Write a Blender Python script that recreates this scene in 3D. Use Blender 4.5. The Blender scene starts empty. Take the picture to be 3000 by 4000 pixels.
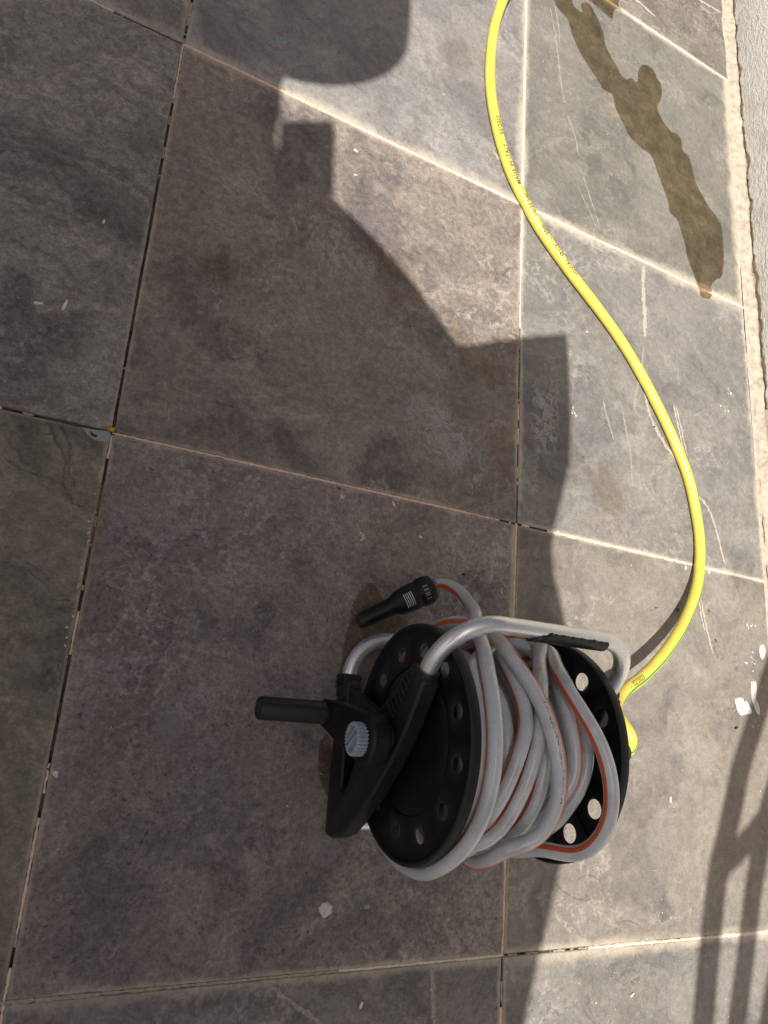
import bpy, bmesh, math, random
import numpy as np
from mathutils import Vector, Matrix
from mathutils.kdtree import KDTree
from mathutils.geometry import tessellate_polygon

random.seed(7); rng = np.random.default_rng(11)
SC = bpy.context.scene
COL = SC.collection

# ------------------------------------------------------------------ camera
R = np.array([[0.8828687, 0.07287397, 0.4639313],      # image right
              [0.18961766, -0.95909578, -0.21019142],  # image down
              [0.42963707, 0.27354099, -0.86057383]])  # view direction
CAM = np.array([-0.66598817, -0.30470306, 0.87905554]); FPX = 2812.59
cd = bpy.data.cameras.new('camera'); cam = bpy.data.objects.new('camera', cd); COL.objects.link(cam)
M = Matrix.Identity(4)
for i in range(3):
    M[i][0] = R[0][i]; M[i][1] = -R[1][i]; M[i][2] = -R[2][i]; M[i][3] = CAM[i]
cam.matrix_world = M
cd.sensor_fit = 'HORIZONTAL'; cd.sensor_width = 36; cd.lens = FPX / 3000 * 36
cd.clip_start = 0.02; cd.clip_end = 500
SC.camera = cam
SC.render.resolution_x = 768; SC.render.resolution_y = 1024

# ------------------------------------------------------------------ sky, sun, exposure
KX, KY = 0.50, 0.23                       # shadow of a point at height z falls at (+KX z, +KY z)
sdir = Vector((-KX, -KY, 1)).normalized()
elev = math.asin(sdir.z); azim = math.atan2(sdir.x, sdir.y)
w = bpy.data.worlds.new('World'); SC.world = w; w.use_nodes = True
wn = w.node_tree.nodes; wl = w.node_tree.links
sky = wn.new('ShaderNodeTexSky'); sky.sky_type = 'NISHITA'; sky.sun_disc = False
sky.sun_elevation = elev; sky.sun_rotation = azim; sky.dust_density = 6.0; sky.air_density = 0.7; sky.ozone_density = 0.2
bg = wn['Background']; bg.inputs[1].default_value = 0.05
wl.new(sky.outputs[0], bg.inputs[0])
sl = bpy.data.lights.new('sun', 'SUN'); sl.energy = 5.0; sl.angle = math.radians(0.33); sl.color = (1.0, 0.955, 0.89)
so = bpy.data.objects.new('sun', sl); COL.objects.link(so)
so.rotation_euler = sdir.to_track_quat('Z', 'Y').to_euler(); so.location = (-2, -1, 4)
SC.view_settings.view_transform = 'Standard'; SC.view_settings.look = 'None'
SC.view_settings.gamma = 1; SC.view_settings.exposure = 0.45
SC.view_settings.use_curve_mapping = False

# ------------------------------------------------------------------ pixel -> place helpers
def ray(u, v):
    return R.T @ np.array([(u - 1500) / FPX, (v - 2000) / FPX, 1.0])
def bp(u, v, z=0.0):                      # photo pixel (3000x4000) meets the height z
    d = ray(u, v); return CAM + d * ((z - CAM[2]) / d[2])
S = 3000 / 1659
def gd(x, y, z=0.0): return bp(x * S, y * S, z)     # from the 1659-wide view of the photo
def z1(x, y): return 950 + x / 1.0369, 2200 + y / 1.0369   # from the enlarged view of the reel

# ------------------------------------------------------------------ object helpers
def link(name, me, mat=None, parent=None):
    o = bpy.data.objects.new(name, me); COL.objects.link(o)
    if mat is not None and me is not None: me.materials.append(mat)
    if parent is not None: o.parent = parent
    return o
def mesh(name, verts, faces, mat=None, parent=None, smooth=False, uvs=None):
    me = bpy.data.meshes.new(name)
    me.from_pydata([tuple(map(float, v)) for v in verts], [], [list(map(int, f)) for f in faces]); me.update()
    if smooth: me.polygons.foreach_set('use_smooth', [True] * len(me.polygons))
    if uvs is not None:
        ul = me.uv_layers.new(name='UVMap')
        li = np.zeros(len(me.loops), dtype=np.int32); me.loops.foreach_get('vertex_index', li)
        ul.data.foreach_set('uv', np.asarray(uvs, dtype=np.float32)[li].ravel())
    return link(name, me, mat, parent)
def from_bm(name, bm, mat=None, parent=None, smooth=False):
    bmesh.ops.recalc_face_normals(bm, faces=bm.faces)
    me = bpy.data.meshes.new(name); bm.to_mesh(me); bm.free()
    if smooth: me.polygons.foreach_set('use_smooth', [True] * len(me.polygons))
    return link(name, me, mat, parent)
def empty(name, loc=(0, 0, 0)):
    o = bpy.data.objects.new(name, None); COL.objects.link(o); o.empty_display_size = .05
    return o
def tag(o, label, cat, group=None):
    o['label'] = label; o['category'] = cat
    if group: o['group'] = group
    return o
def autosmooth(o, ang=35):
    me = o.data
    me.polygons.foreach_set('use_smooth', [True] * len(me.polygons))
    try: me.set_sharp_from_angle(angle=math.radians(ang))
    except Exception: pass
def bevel(o, wd=.002, seg=2):
    m = o.modifiers.new('bevel', 'BEVEL'); m.width = wd; m.segments = seg; m.limit_method = 'ANGLE'; m.angle_limit = math.radians(40)

# ------------------------------------------------------------------ node helpers
class NT:
    def __init__(s, name):
        s.m = bpy.data.materials.new(name); s.m.use_nodes = True
        s.n = s.m.node_tree.nodes; s.l = s.m.node_tree.links
        s.b = s.n['Principled BSDF']; s.out = s.n['Material Output']
    def put(s, sock, v):
        if hasattr(v, 'links') or isinstance(v, bpy.types.NodeSocket): s.l.new(v, sock)
        elif isinstance(v, (tuple, list)) and len(v) == 3 and sock.type == 'RGBA': sock.default_value = (*v, 1)
        else: sock.default_value = v
    def math(s, op, a, b=0.0, c=None, clamp=False):
        n = s.n.new('ShaderNodeMath'); n.operation = op; n.use_clamp = clamp
        s.put(n.inputs[0], a); s.put(n.inputs[1], b)
        if c is not None: s.put(n.inputs[2], c)
        return n.outputs[0]
    def vmath(s, op, a, b=(0, 0, 0), sc=None):
        n = s.n.new('ShaderNodeVectorMath'); n.operation = op
        s.put(n.inputs[0], a)
        if op == 'SCALE': s.put(n.inputs[3], sc)
        else: s.put(n.inputs[1], b)
        return n.outputs[0]
    def noise(s, vec, scale, detail=4, rough=.55, dist=0.0, color=False):
        n = s.n.new('ShaderNodeTexNoise'); n.noise_dimensions = '3D'
        s.put(n.inputs['Vector'], vec); n.inputs['Scale'].default_value = scale
        n.inputs['Detail'].default_value = detail; n.inputs['Roughness'].default_value = rough
        n.inputs['Distortion'].default_value = dist
        return n.outputs[1 if color else 0]
    def ramp(s, f, lo, hi, a=0.0, b=1.0, smooth=True):
        n = s.n.new('ShaderNodeMapRange'); n.interpolation_type = 'SMOOTHSTEP' if smooth else 'LINEAR'
        s.put(n.inputs[0], f); s.put(n.inputs[1], lo); s.put(n.inputs[2], hi); s.put(n.inputs[3], a); s.put(n.inputs[4], b)
        return n.outputs[0]
    def mix(s, f, a, b, blend='MIX'):
        n = s.n.new('ShaderNodeMix'); n.data_type = 'RGBA'; n.blend_type = blend; n.clamp_factor = True
        s.put(n.inputs[0], f); s.put(n.inputs[6], a); s.put(n.inputs[7], b)
        return n.outputs[2]
    def gray(s, f):
        n = s.n.new('ShaderNodeCombineColor')
        for i in range(3): s.l.new(f, n.inputs[i])
        return n.outputs[0]
    def pos(s): return s.n.new('ShaderNodeNewGeometry').outputs['Position']
    def uv(s): return s.n.new('ShaderNodeUVMap').outputs[0]
    def attr(s, name):
        n = s.n.new('ShaderNodeAttribute'); n.attribute_name = name; return n.outputs['Fac']
    def sep(s, v):
        n = s.n.new('ShaderNodeSeparateXYZ'); s.l.new(v, n.inputs[0]); return n.outputs
    def bump(s, h, strength=.3, dist=.001):
        n = s.n.new('ShaderNodeBump'); n.inputs['Strength'].default_value = strength; n.inputs['Distance'].default_value = dist
        s.l.new(h, n.inputs['Height']); s.l.new(n.outputs[0], s.b.inputs['Normal'])
        return n
    def set(s, color=None, rough=None, metal=None, spec=None):
        if color is not None: s.put(s.b.inputs['Base Color'], color)
        if rough is not None: s.put(s.b.inputs['Roughness'], rough)
        if metal is not None: s.put(s.b.inputs['Metallic'], metal)
        if spec is not None: s.put(s.b.inputs['Specular IOR Level'], spec)
        return s

# ------------------------------------------------------------------ materials
def tile_mat(name, base, dark, warm, seed, edge=(0, 0, 0, 0), speck=.4, veins=.5, stroke=.35, blot=1.0, lines=.5, gr=1.0):
    t = NT(name)
    P = t.vmath('ADD', t.pos(), (seed * 3.71, seed * 1.93, seed * .77))
    wv = t.noise(P, 3.6, 5, .6, color=True)
    Pw = t.vmath('ADD', P, t.vmath('SCALE', t.vmath('SUBTRACT', wv, (.5, .5, .5)), sc=.5))
    big = t.noise(Pw, 4.2, 6, .62)
    mid = t.noise(Pw, 15, 7, .68)
    fine = t.noise(P, 105, 7, .75)
    grain = t.noise(P, 330, 4, .7)
    col = t.mix(t.math('MULTIPLY', t.ramp(big, .44, .66), blot), base, dark)
    wm = t.noise(t.vmath('ADD', Pw, (5.1, 2.2, 0)), 3.1, 5, .6)
    col = t.mix(t.math('MULTIPLY', t.ramp(wm, .5, .68), .75), col, warm)
    cl = t.noise(t.vmath('ADD', Pw, (2.3, 8.1, 0)), 7.5, 5, .6)
    col = t.mix(t.math('MULTIPLY', t.ramp(cl, .5, .72), .8), col, tuple(c * k for c, k in zip(base, (1.26, 1.25, 1.25))))
    col = t.mix(t.math('MULTIPLY', t.ramp(cl, .48, .3), .75), col, tuple(c * k for c, k in zip(dark, (.78, .82, .88))))
    # medium and fine mottling of the printed slate
    col = t.mix(1.0, col, t.gray(t.ramp(mid, .28, .74, 1 - .17 * gr, 1 + .18 * gr, False)), 'MULTIPLY')
    col = t.mix(1.0, col, t.gray(t.ramp(fine, .32, .68, 1 - .27 * gr, 1 + .29 * gr, False)), 'MULTIPLY')
    col = t.mix(1.0, col, t.gray(t.ramp(grain, .34, .66, 1 - .2 * gr, 1 + .2 * gr, False)), 'MULTIPLY')
    # directional streaks
    mp = t.n.new('ShaderNodeMapping'); mp.inputs['Rotation'].default_value = (0, 0, .9 + seed); mp.inputs['Scale'].default_value = (9, 60, 1)
    t.l.new(Pw, mp.inputs[0])
    st = t.noise(mp.outputs[0], 1.0, 5, .65)
    col = t.mix(stroke, col, t.gray(t.ramp(st, .3, .7, .5, 1.5, False)), 'MULTIPLY') if stroke else col
    # pits
    pt = t.noise(P, 140, 4, .65)
    pm = t.ramp(t.noise(P, 9, 3, .6), .4, .62, .05, 1)
    pit = t.math('MULTIPLY', t.ramp(pt, .57, .70), t.math('MULTIPLY', pm, speck))
    col = t.mix(pit, col, tuple(c * .5 for c in dark))
    # pale mineral veins and dark contour lines
    vn = t.noise(t.vmath('ADD', Pw, (1.7, 0, 0)), 9, 5, .6, .6)
    vl = t.ramp(t.math('ABSOLUTE', t.math('SUBTRACT', vn, .5)), .002, .034, 1, 0)
    vmask = t.ramp(t.noise(t.vmath('ADD', P, (0, 7, 0)), 3.6, 3, .5), .5, .64)
    vlf = t.math('MULTIPLY', t.math('MULTIPLY', vl, vmask), t.ramp(fine, .35, .6))
    col = t.mix(t.math('MULTIPLY', vlf, veins), col, tuple(min(.6, c * 2.1 + .02) for c in base))
    dn = t.noise(t.vmath('ADD', Pw, (0, 3.3, 1)), 6, 4, .55, .8)
    dl = t.ramp(t.math('ABSOLUTE', t.math('SUBTRACT', dn, .52)), .002, .01, 1, 0)
    dmask = t.ramp(t.noise(t.vmath('ADD', P, (9, 7, 0)), 3.2, 3, .5), .5, .62)
    dlf = t.math('MULTIPLY', t.math('MULTIPLY', dl, dmask), t.ramp(mid, .4, .6))
    col = t.mix(t.math('MULTIPLY', dlf, lines), col, tuple(c * .4 for c in dark))
    # sandy bloom that washed out of the joints: uv is metres from the tile's left / bottom edge
    u = t.sep(t.uv()); haze = None
    wob = t.ramp(t.noise(P, 14, 5, .7), .25, .75, .25, 1.7, False)
    hm = t.ramp(t.noise(t.vmath('ADD', P, (4, 4, 0)), 6, 3, .6), .34, .58, .45, 1.0)
    for k, e in enumerate(edge):
        if not e: continue
        d = u[0] if k in (0, 1) else u[1]
        if k in (1, 3): d = t.math('SUBTRACT', .6, d)
        h = t.ramp(d, t.math('MULTIPLY', wob, .002 * e + .001), t.math('MULTIPLY', wob, .02 * e + .006), min(1, .62 + .25 * e), 0)
        haze = h if haze is None else t.math('MAXIMUM', haze, h)
    if haze is not None:
        col = t.mix(t.math('MULTIPLY', t.math('MULTIPLY', haze, hm), t.ramp(fine, .25, .6, .55, 1)), col, (.50, .43, .33))
    rough = t.ramp(mid, .3, .7, .5, .72, False)
    t.set(col, rough, spec=.32)
    hgt = t.math('ADD', t.math('MULTIPLY', mid, 1.2), t.math('ADD', t.math('MULTIPLY', fine, .6), t.math('MULTIPLY', grain, .22)))
    t.bump(hgt, .45, .0016)
    return t.m

def film_mat(name, color, scale=60, lo=.35, hi=.6, rough=.8, strength=1.0, ridge=False):
    """thin soft-edged layer lying on a tile (dust, scuff, mineral bloom): 'a' fades it out to its rim"""
    t = NT(name)
    P = t.pos(); n = t.noise(P, scale, 6, .7); g = t.noise(P, 350, 2, .5)
    a = t.attr('a')
    if ridge:
        wv = t.noise(P, 14, 4, .6, color=True)
        n = t.noise(t.vmath('ADD', P, t.vmath('SCALE', t.vmath('SUBTRACT', wv, (.5, .5, .5)), sc=.09)), scale, 5, .6)
        n = t.math('SUBTRACT', .75, t.math('MULTIPLY', t.math('ABSOLUTE', t.math('SUBTRACT', n, .5)), 4.2))
    f = t.math('MULTIPLY', t.ramp(t.math('ADD', n, t.math('MULTIPLY', t.math('SUBTRACT', a, .6), .5)), lo, hi), t.math('MULTIPLY', t.ramp(a, 0, .35), strength))
    col = t.mix(1.0, color, t.gray(t.ramp(g, .3, .7, .75, 1.2, False)), 'MULTIPLY')
    t.set(col, rough, spec=.2)
    tr = t.n.new('ShaderNodeBsdfTransparent'); mx = t.n.new('ShaderNodeMixShader')
    t.l.new(f, mx.inputs[0]); t.l.new(tr.outputs[0], mx.inputs[1]); t.l.new(t.b.outputs[0], mx.inputs[2])
    t.l.new(mx.outputs[0], t.out.inputs[0])
    return t.m

def wet_mat(name, tint, gloss=.06):
    t = NT(name)
    P = t.pos(); n = t.noise(P, 30, 6, .7)
    tr = t.n.new('ShaderNodeBsdfTransparent'); gl = t.n.new('ShaderNodeBsdfGlossy'); mx = t.n.new('ShaderNodeMixShader')
    gl.inputs['Roughness'].default_value = .28
    t.l.new(t.mix(t.ramp(n, .3, .7), tuple(c * .80 for c in tint), tuple(min(1, c * 1.13) for c in tint)), tr.inputs[0])
    mx.inputs[0].default_value = gloss
    t.l.new(tr.outputs[0], mx.inputs[1]); t.l.new(gl.outputs[0], mx.inputs[2]); t.l.new(mx.outputs[0], t.out.inputs[0])
    return t.m

def simple(name, color, rough=.6, var=.15, scale=80, metal=0, bumps=0, bscale=200, spec=.5):
    t = NT(name); P = t.pos()
    n = t.noise(P, scale, 5, .65)
    t.set(t.mix(1.0, color, t.gray(t.ramp(n, .3, .7, 1 - var, 1 + var, False)), 'MULTIPLY'), rough, metal, spec)
    if bumps: t.bump(t.noise(P, bscale, 4, .6), bumps, .001)
    return t.m

def plastic_mat():
    t = NT('black_plastic'); P = t.pos()
    sc = t.noise(P, 38, 7, .75); fine = t.noise(P, 240, 3, .6)
    mp = t.n.new('ShaderNodeMapping'); mp.inputs['Scale'].default_value = (40, 40, 400); mp.inputs['Rotation'].default_value = (.5, .7, .3)
    t.l.new(P, mp.inputs[0]); scr = t.noise(mp.outputs[0], 1, 3, .5)
    nrm = t.n.new('ShaderNodeNewGeometry')
    # dust in the pores, wear on the convex edges
    wear = t.ramp(nrm.outputs['Pointiness'], .51, .58)
    dust = t.math('MULTIPLY', t.ramp(sc, .46, .7), t.ramp(fine, .35, .65))
    f = t.math('ADD', t.math('MULTIPLY', dust, .13), t.math('ADD', t.math('MULTIPLY', wear, .22), t.math('MULTIPLY', t.ramp(scr, .66, .74), .12)), clamp=True)
    t.set(t.mix(f, (.0030, .0038, .0056), (.085, .087, .092)), t.ramp(sc, .3, .7, .36, .55, False), spec=.38)
    t.bump(t.math('ADD', fine, t.math('MULTIPLY', scr, .4)), .12, .0006)
    return t.m

def alu_mat():
    t = NT('aluminium'); P = t.pos()
    n = t.noise(P, 26, 6, .7); g = t.noise(P, 160, 4, .6)
    mp = t.n.new('ShaderNodeMapping'); mp.inputs['Scale'].default_value = (14, 300, 300); t.l.new(P, mp.inputs[0])
    s = t.noise(mp.outputs[0], 1, 4, .6)
    oxide = t.ramp(n, .52, .7)
    col = t.mix(t.math('MULTIPLY', oxide, .5), (.90, .89, .865), (.62, .58, .52))
    rough = t.math('ADD', t.ramp(s, .3, .7, .25, .34, False), t.math('MULTIPLY', oxide, .14))
    t.set(col, rough, t.math('SUBTRACT', .78, t.math('MULTIPLY', oxide, .2)))
    t.bump(g, .03, .0003)
    return t.m

def grey_hose_mat():
    t = NT('grey_braided_hose'); u = t.sep(t.uv()); P = t.pos()
    # u: metres along, v: 0..1 round the hose
    def braid(sign):
        x = t.math('ADD', t.math('MULTIPLY', u[0], 250.0), t.math('MULTIPLY', u[1], 16.0 * sign))
        x = t.math('ABSOLUTE', t.math('SUBTRACT', t.math('FRACT', x), .5))
        return t.ramp(x, .0, .12, 1, 0)
    br = t.math('MAXIMUM', braid(1), braid(-1))
    nz = t.noise(P, 70, 5, .6); dirt = t.noise(P, 22, 5, .65)
    brf = t.math('MULTIPLY', br, t.ramp(nz, .3, .62, .25, .8))
    col = t.mix(brf, (.53, .545, .56), (.88, .89, .90))
    col = t.mix(t.math('MULTIPLY', t.ramp(dirt, .5, .7), .35), col, (.24, .22, .19))
    # stripe at v = 0
    dv = t.math('ABSOLUTE', t.math('SUBTRACT', t.math('FRACT', t.math('ADD', u[1], .5)), .5))
    stripe = t.ramp(dv, .052, .062, 1, 0)
    col = t.mix(stripe, col, (.62, .105, .018))
    t.set(col, t.ramp(nz, .3, .7, .26, .42, False), spec=.5)
    t.b.inputs['Subsurface Weight'].default_value = .05; t.b.inputs['Coat Weight'].default_value = 1.0; t.b.inputs['Coat Roughness'].default_value = .16
    t.b.inputs['Subsurface Radius'].default_value = (.004, .004, .004)
    t.bump(t.math('ADD', t.math('MULTIPLY', br, .15), t.math('MULTIPLY', nz, .3)), .08, .0004)
    return t.m

def yellow_hose_mat():
    t = NT('yellow_hose'); u = t.sep(t.uv()); P = t.pos()
    n = t.noise(P, 45, 5, .65); sp = t.noise(P, 300, 2, .5)
    col = t.mix(t.ramp(n, .35, .7), (.68, .565, .085), (.61, .495, .085))
    col = t.mix(t.math('MULTIPLY', t.ramp(sp, .66, .72), .5), col, (.35, .22, .05))
    dt = t.math('MULTIPLY', t.ramp(t.noise(P, 16, 6, .7), .5, .72), t.ramp(t.noise(P, 130, 4, .7), .4, .65))
    col = t.mix(t.math('MULTIPLY', dt, .35), col, (.34, .27, .12))
    dv = t.math('ABSOLUTE', t.math('SUBTRACT', t.math('FRACT', t.math('ADD', u[1], .5)), .5))
    col = t.mix(t.ramp(dv, .026, .033, 1, 0), col, (.02, .30, .035))
    k = t.math('FRACT', t.math('MULTIPLY', u[0], 420))
    k2 = t.math('FRACT', t.math('ADD', t.math('MULTIPLY', u[1], 40), t.math('MULTIPLY', u[0], 100)))
    t.set(col, .34, spec=.5)
    t.bump(t.math('ADD', t.math('ADD', t.math('MULTIPLY', k, .2), t.math('MULTIPLY', k2, .2)), sp), .12, .0004)
    return t.m

def stucco_mat():
    t = NT('white_stucco'); P = t.pos()
    mp = t.n.new('ShaderNodeMapping'); mp.inputs['Scale'].default_value = (1, .55, 1.3); mp.inputs['Rotation'].default_value = (.6, 0, 0); t.l.new(P, mp.inputs[0])
    a = t.noise(mp.outputs[0], 110, 5, .6, .4); b = t.noise(mp.outputs[0], 300, 3, .6)
    d = t.noise(P, 12, 5, .6)
    t.set(t.mix(t.ramp(d, .4, .7), (.57, .555, .515), (.47, .455, .415)), .85, spec=.2)
    t.bump(t.math('ADD', a, t.math('MULTIPLY', b, .35)), .9, .004)
    return t.m

M_PLA, M_ALU, M_GREY, M_YEL, M_STU = plastic_mat(), alu_mat(), grey_hose_mat(), yellow_hose_mat(), stucco_mat()
M_GRIP = simple('black_grip', (.012, .012, .013), .38, .2, 120, bumps=.1)
M_KNOB = simple('blue_grey_plastic', (.36, .42, .46), .42, .12, 60)
M_BED = simple('joint_bed', (.035, .032, .029), .95, .4, 300, bumps=.4)
M_GROUT = simple('peach_grout', (.70, .51, .40), .9, .16, 160, bumps=.5, bscale=500, spec=.1)
M_SAND = simple('sandy_grout', (.58, .51, .415), .92, .16, 160, bumps=.5, bscale=500, spec=.1)
M_DGRT = simple('dirty_grout', (.33, .28, .22), .95, .3, 200, bumps=.5, bscale=500, spec=.1)
M_SOIL = simple('joint_soil', (.085, .072, .06), .95, .4, 260, bumps=.6, bscale=500, spec=.1)
M_BEAD = simple('pink_mortar', (.39, .335, .27), .92, .3, 70, bumps=1.0, bscale=260, spec=.1)
M_MORT = simple('brown_mortar', (.43, .36, .275), .95, .3, 60, bumps=.8, bscale=160, spec=.1)
M_PAINT = simple('white_paint', (.52, .505, .46), .8, .25, 200, bumps=.5, bscale=400, spec=.2)
M_GPAINT = simple('grey_filler', (.30, .30, .30), .8, .12, 200, bumps=.3, bscale=400, spec=.2)
M_BLUEG = simple('blue_grey_filler', (.22, .27, .31), .8, .12, 200, bumps=.3, spec=.2)
M_CHIP = simple('cream_chip', (.74, .62, .47), .9, .12, 200, spec=.1)
M_LEAF = simple('dry_leaf_bit', (.20, .085, .03), .8, .3, 200, spec=.2)
M_FOAM = simple('orange_foam', (.50, .25, .05), .7, .6, 260, bumps=.8, bscale=300)
M_INK = simple('black_print', (.06, .05, .025), .6, .1)
M_WHITEINK = simple('white_print', (.7, .7, .7), .5, .1)
M_CASTER = simple('caster_sheet', (.55, .52, .46), .9, .1, 40, spec=.1)
M_STEEL = simple('grey_steel', (.18, .18, .18), .5, .1, 40)

# ------------------------------------------------------------------ floor
px = {(-1, 1): (717, 172), (-1, 0): (440, 1690), (-1, -1): (15, 3918), (0, 1): (2040, 800), (0, 0): (2020, 2046), (0, -1): (1964, 3733),
      (1, 1): (2905, 1203), (1, 0): (2988, 2272), (1, 2): (2847, 318)}
def node(i, j):
    if (i, j) in px: return bp(*px[(i, j)])[:2]
    return np.array([i * .6, j * .6 + (.012 if j == 2 else 0)])

bed = mesh('floor', [(-3.2, -2.6, -.009), (.64, -2.6, -.009), (.64, 2.6, -.009), (-3.2, 2.6, -.009), (-3.2, -2.6, -.12), (.64, -2.6, -.12), (.64, 2.6, -.12), (-3.2, 2.6, -.12)],
           [(0, 1, 2, 3), (7, 6, 5, 4), (0, 4, 5, 1), (1, 5, 6, 2), (2, 6, 7, 3), (3, 7, 4, 0)], M_BED)
bed['kind'] = 'structure'

TM = {
 (-1, 0): tile_mat('slate_olive_brown', (.238, .217, .190), (.140, .128, .114), (.208, .183, .156), 1, (0, .22, 0, .2), .3, .4, .6, gr=1.25),
 (-1, -1): tile_mat('slate_dark_olive', (.205, .178, .138), (.108, .097, .078), (.215, .192, .160), 2, (0, .06, 0, .06), .2, .35, lines=.9),
 (-1, 1): tile_mat('slate_grey_brown', (.225, .208, .188), (.165, .150, .134), (.21, .19, .168), 3, (0, .4, .8, 0), .2, .3),
 (0, 1): tile_mat('slate_cool_grey', (.232, .218, .205), (.158, .148, .142), (.225, .200, .178), 4, (.3, .75, .8, 0), .2, .3, .25, gr=.72),
 (0, 0): tile_mat('slate_brown', (.228, .190, .162), (.132, .114, .104), (.245, .182, .136), 5, (.06, .25, .08, .5), .2, .45, lines=.6, gr=1.1),
 (0, -1): tile_mat('slate_plum', (.212, .182, .166), (.132, .115, .107), (.198, .160, .138), 6, (.08, .08, .15, .08), 1.0, .5, .15, gr=1.3),
 (0, -2): tile_mat('slate_charcoal', (.175, .160, .150), (.105, .097, .092), (.165, .146, .132), 7, (.1, .2, 0, .4), .3, .4),
 (1, 1): tile_mat('slate_light_olive', (.168, .158, .137), (.132, .123, .108), (.158, .146, .122), 8, (.4, 1.0, .7, .7), .3, .3, .2, .8, gr=.7),
 (1, 0): tile_mat('slate_grey_beige', (.190, .178, .162), (.145, .137, .127), (.198, .176, .153), 9, (.3, .5, .25, .75), .3, .5, .3, gr=.72),
 (1, -1): tile_mat('slate_beige', (.205, .182, .156), (.148, .134, .118), (.212, .180, .146), 10, (.1, .4, .5, .2), .3, .5, .25, lines=.8, gr=.72),
 (1, -2): tile_mat('slate_pale', (.188, .174, .157), (.140, .130, .118), (.188, .168, .146), 12, (.2, .5, 0, .7), .3, .5, .25, gr=.72),
}
TM['x'] = tile_mat('slate_plain', (.18, .16, .14), (.12, .105, .092), (.18, .15, .125), 14, (.2, .2, .2, .2), .4, .5)
tiles = {}
GAP = .0016
for i in range(-5, 2):
    for j in range(-4, 4):
        if i == 1: continue
        c = [node(i, j), node(i + 1, j), node(i + 1, j + 1), node(i, j + 1)]
        ctr = sum(c) / 4
        def inset(d):
            o = []
            for k in range(4):
                e1 = c[(k + 1) % 4] - c[k]; e0 = c[k - 1] - c[k]
                e1 = e1 / np.linalg.norm(e1); e0 = e0 / np.linalg.norm(e0)
                o.append(c[k] + (e1 + e0) * d)
            return o
        a, b = inset(GAP), inset(GAP + .0012)
        lift = random.uniform(-.0003, .0003)
        # fine grid on the rim so the arris can be uneven
        rim_a, rim_b, uva, uvb = [], [], [], []
        N = 40
        for k in range(4):
            for q in range(N):
                f_ = q / N
                pa = a[k] * (1 - f_) + a[(k + 1) % 4] * f_; pb = b[k] * (1 - f_) + b[(k + 1) % 4] * f_
                inn = (ctr - pb) / np.linalg.norm(ctr - pb)
                chip = max(0, random.gauss(0, .0004)) + (.0012 * random.random() if random.random() < .06 else 0)
                pb = pb + inn * chip; pa = pa + inn * chip * .6
                rim_a.append(pa); rim_b.append(pb)
        V = [(p[0], p[1], lift - .0012) for p in rim_a] + [(p[0], p[1], lift) for p in rim_b] + [(p[0], p[1], -.0088) for p in rim_a]
        n = 4 * N
        F = [[n + q for q in range(n)]] + [[q, (q + 1) % n, n + (q + 1) % n, n + q] for q in range(n)] + [[2 * n + q, 2 * n + (q + 1) % n, (q + 1) % n, q] for q in range(n)]
        # key by lower-left node: column i..i+1, row j..j+1
        o = mesh('tile', V, F, TM.get((i + 1, j), TM['x']) if False else None, bed)
        me = o.data
        ul = me.uv_layers.new(name='UVMap')
        O = c[0]; ex = c[1] - c[0]; ey = c[3] - c[0]
        inv = np.linalg.inv(np.array([ex, ey]).T) * .6
        for lp in me.loops:
            q = inv @ (np.array(me.vertices[lp.vertex_index].co[:2]) - O); ul.data[lp.index].uv = (q[0], q[1])
        tiles[(i, j)] = o
# columns: i=-2 left of joint A, i=-1 between A and B, i=0 between B and the wall
keymap = {(-2, 0): (-1, 0), (-2, -1): (-1, -1), (-2, 1): (-1, 1), (-1, 1): (0, 1), (-1, 0): (0, 0), (-1, -1): (0, -1), (-1, -2): (0, -2),
          (0, 1): (1, 1), (0, 0): (1, 0), (0, -1): (1, -1), (0, -2): (1, -2)}
for k, o in tiles.items():
    o.data.materials.append(TM[keymap[k]] if k in keymap else TM['x'])

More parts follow.
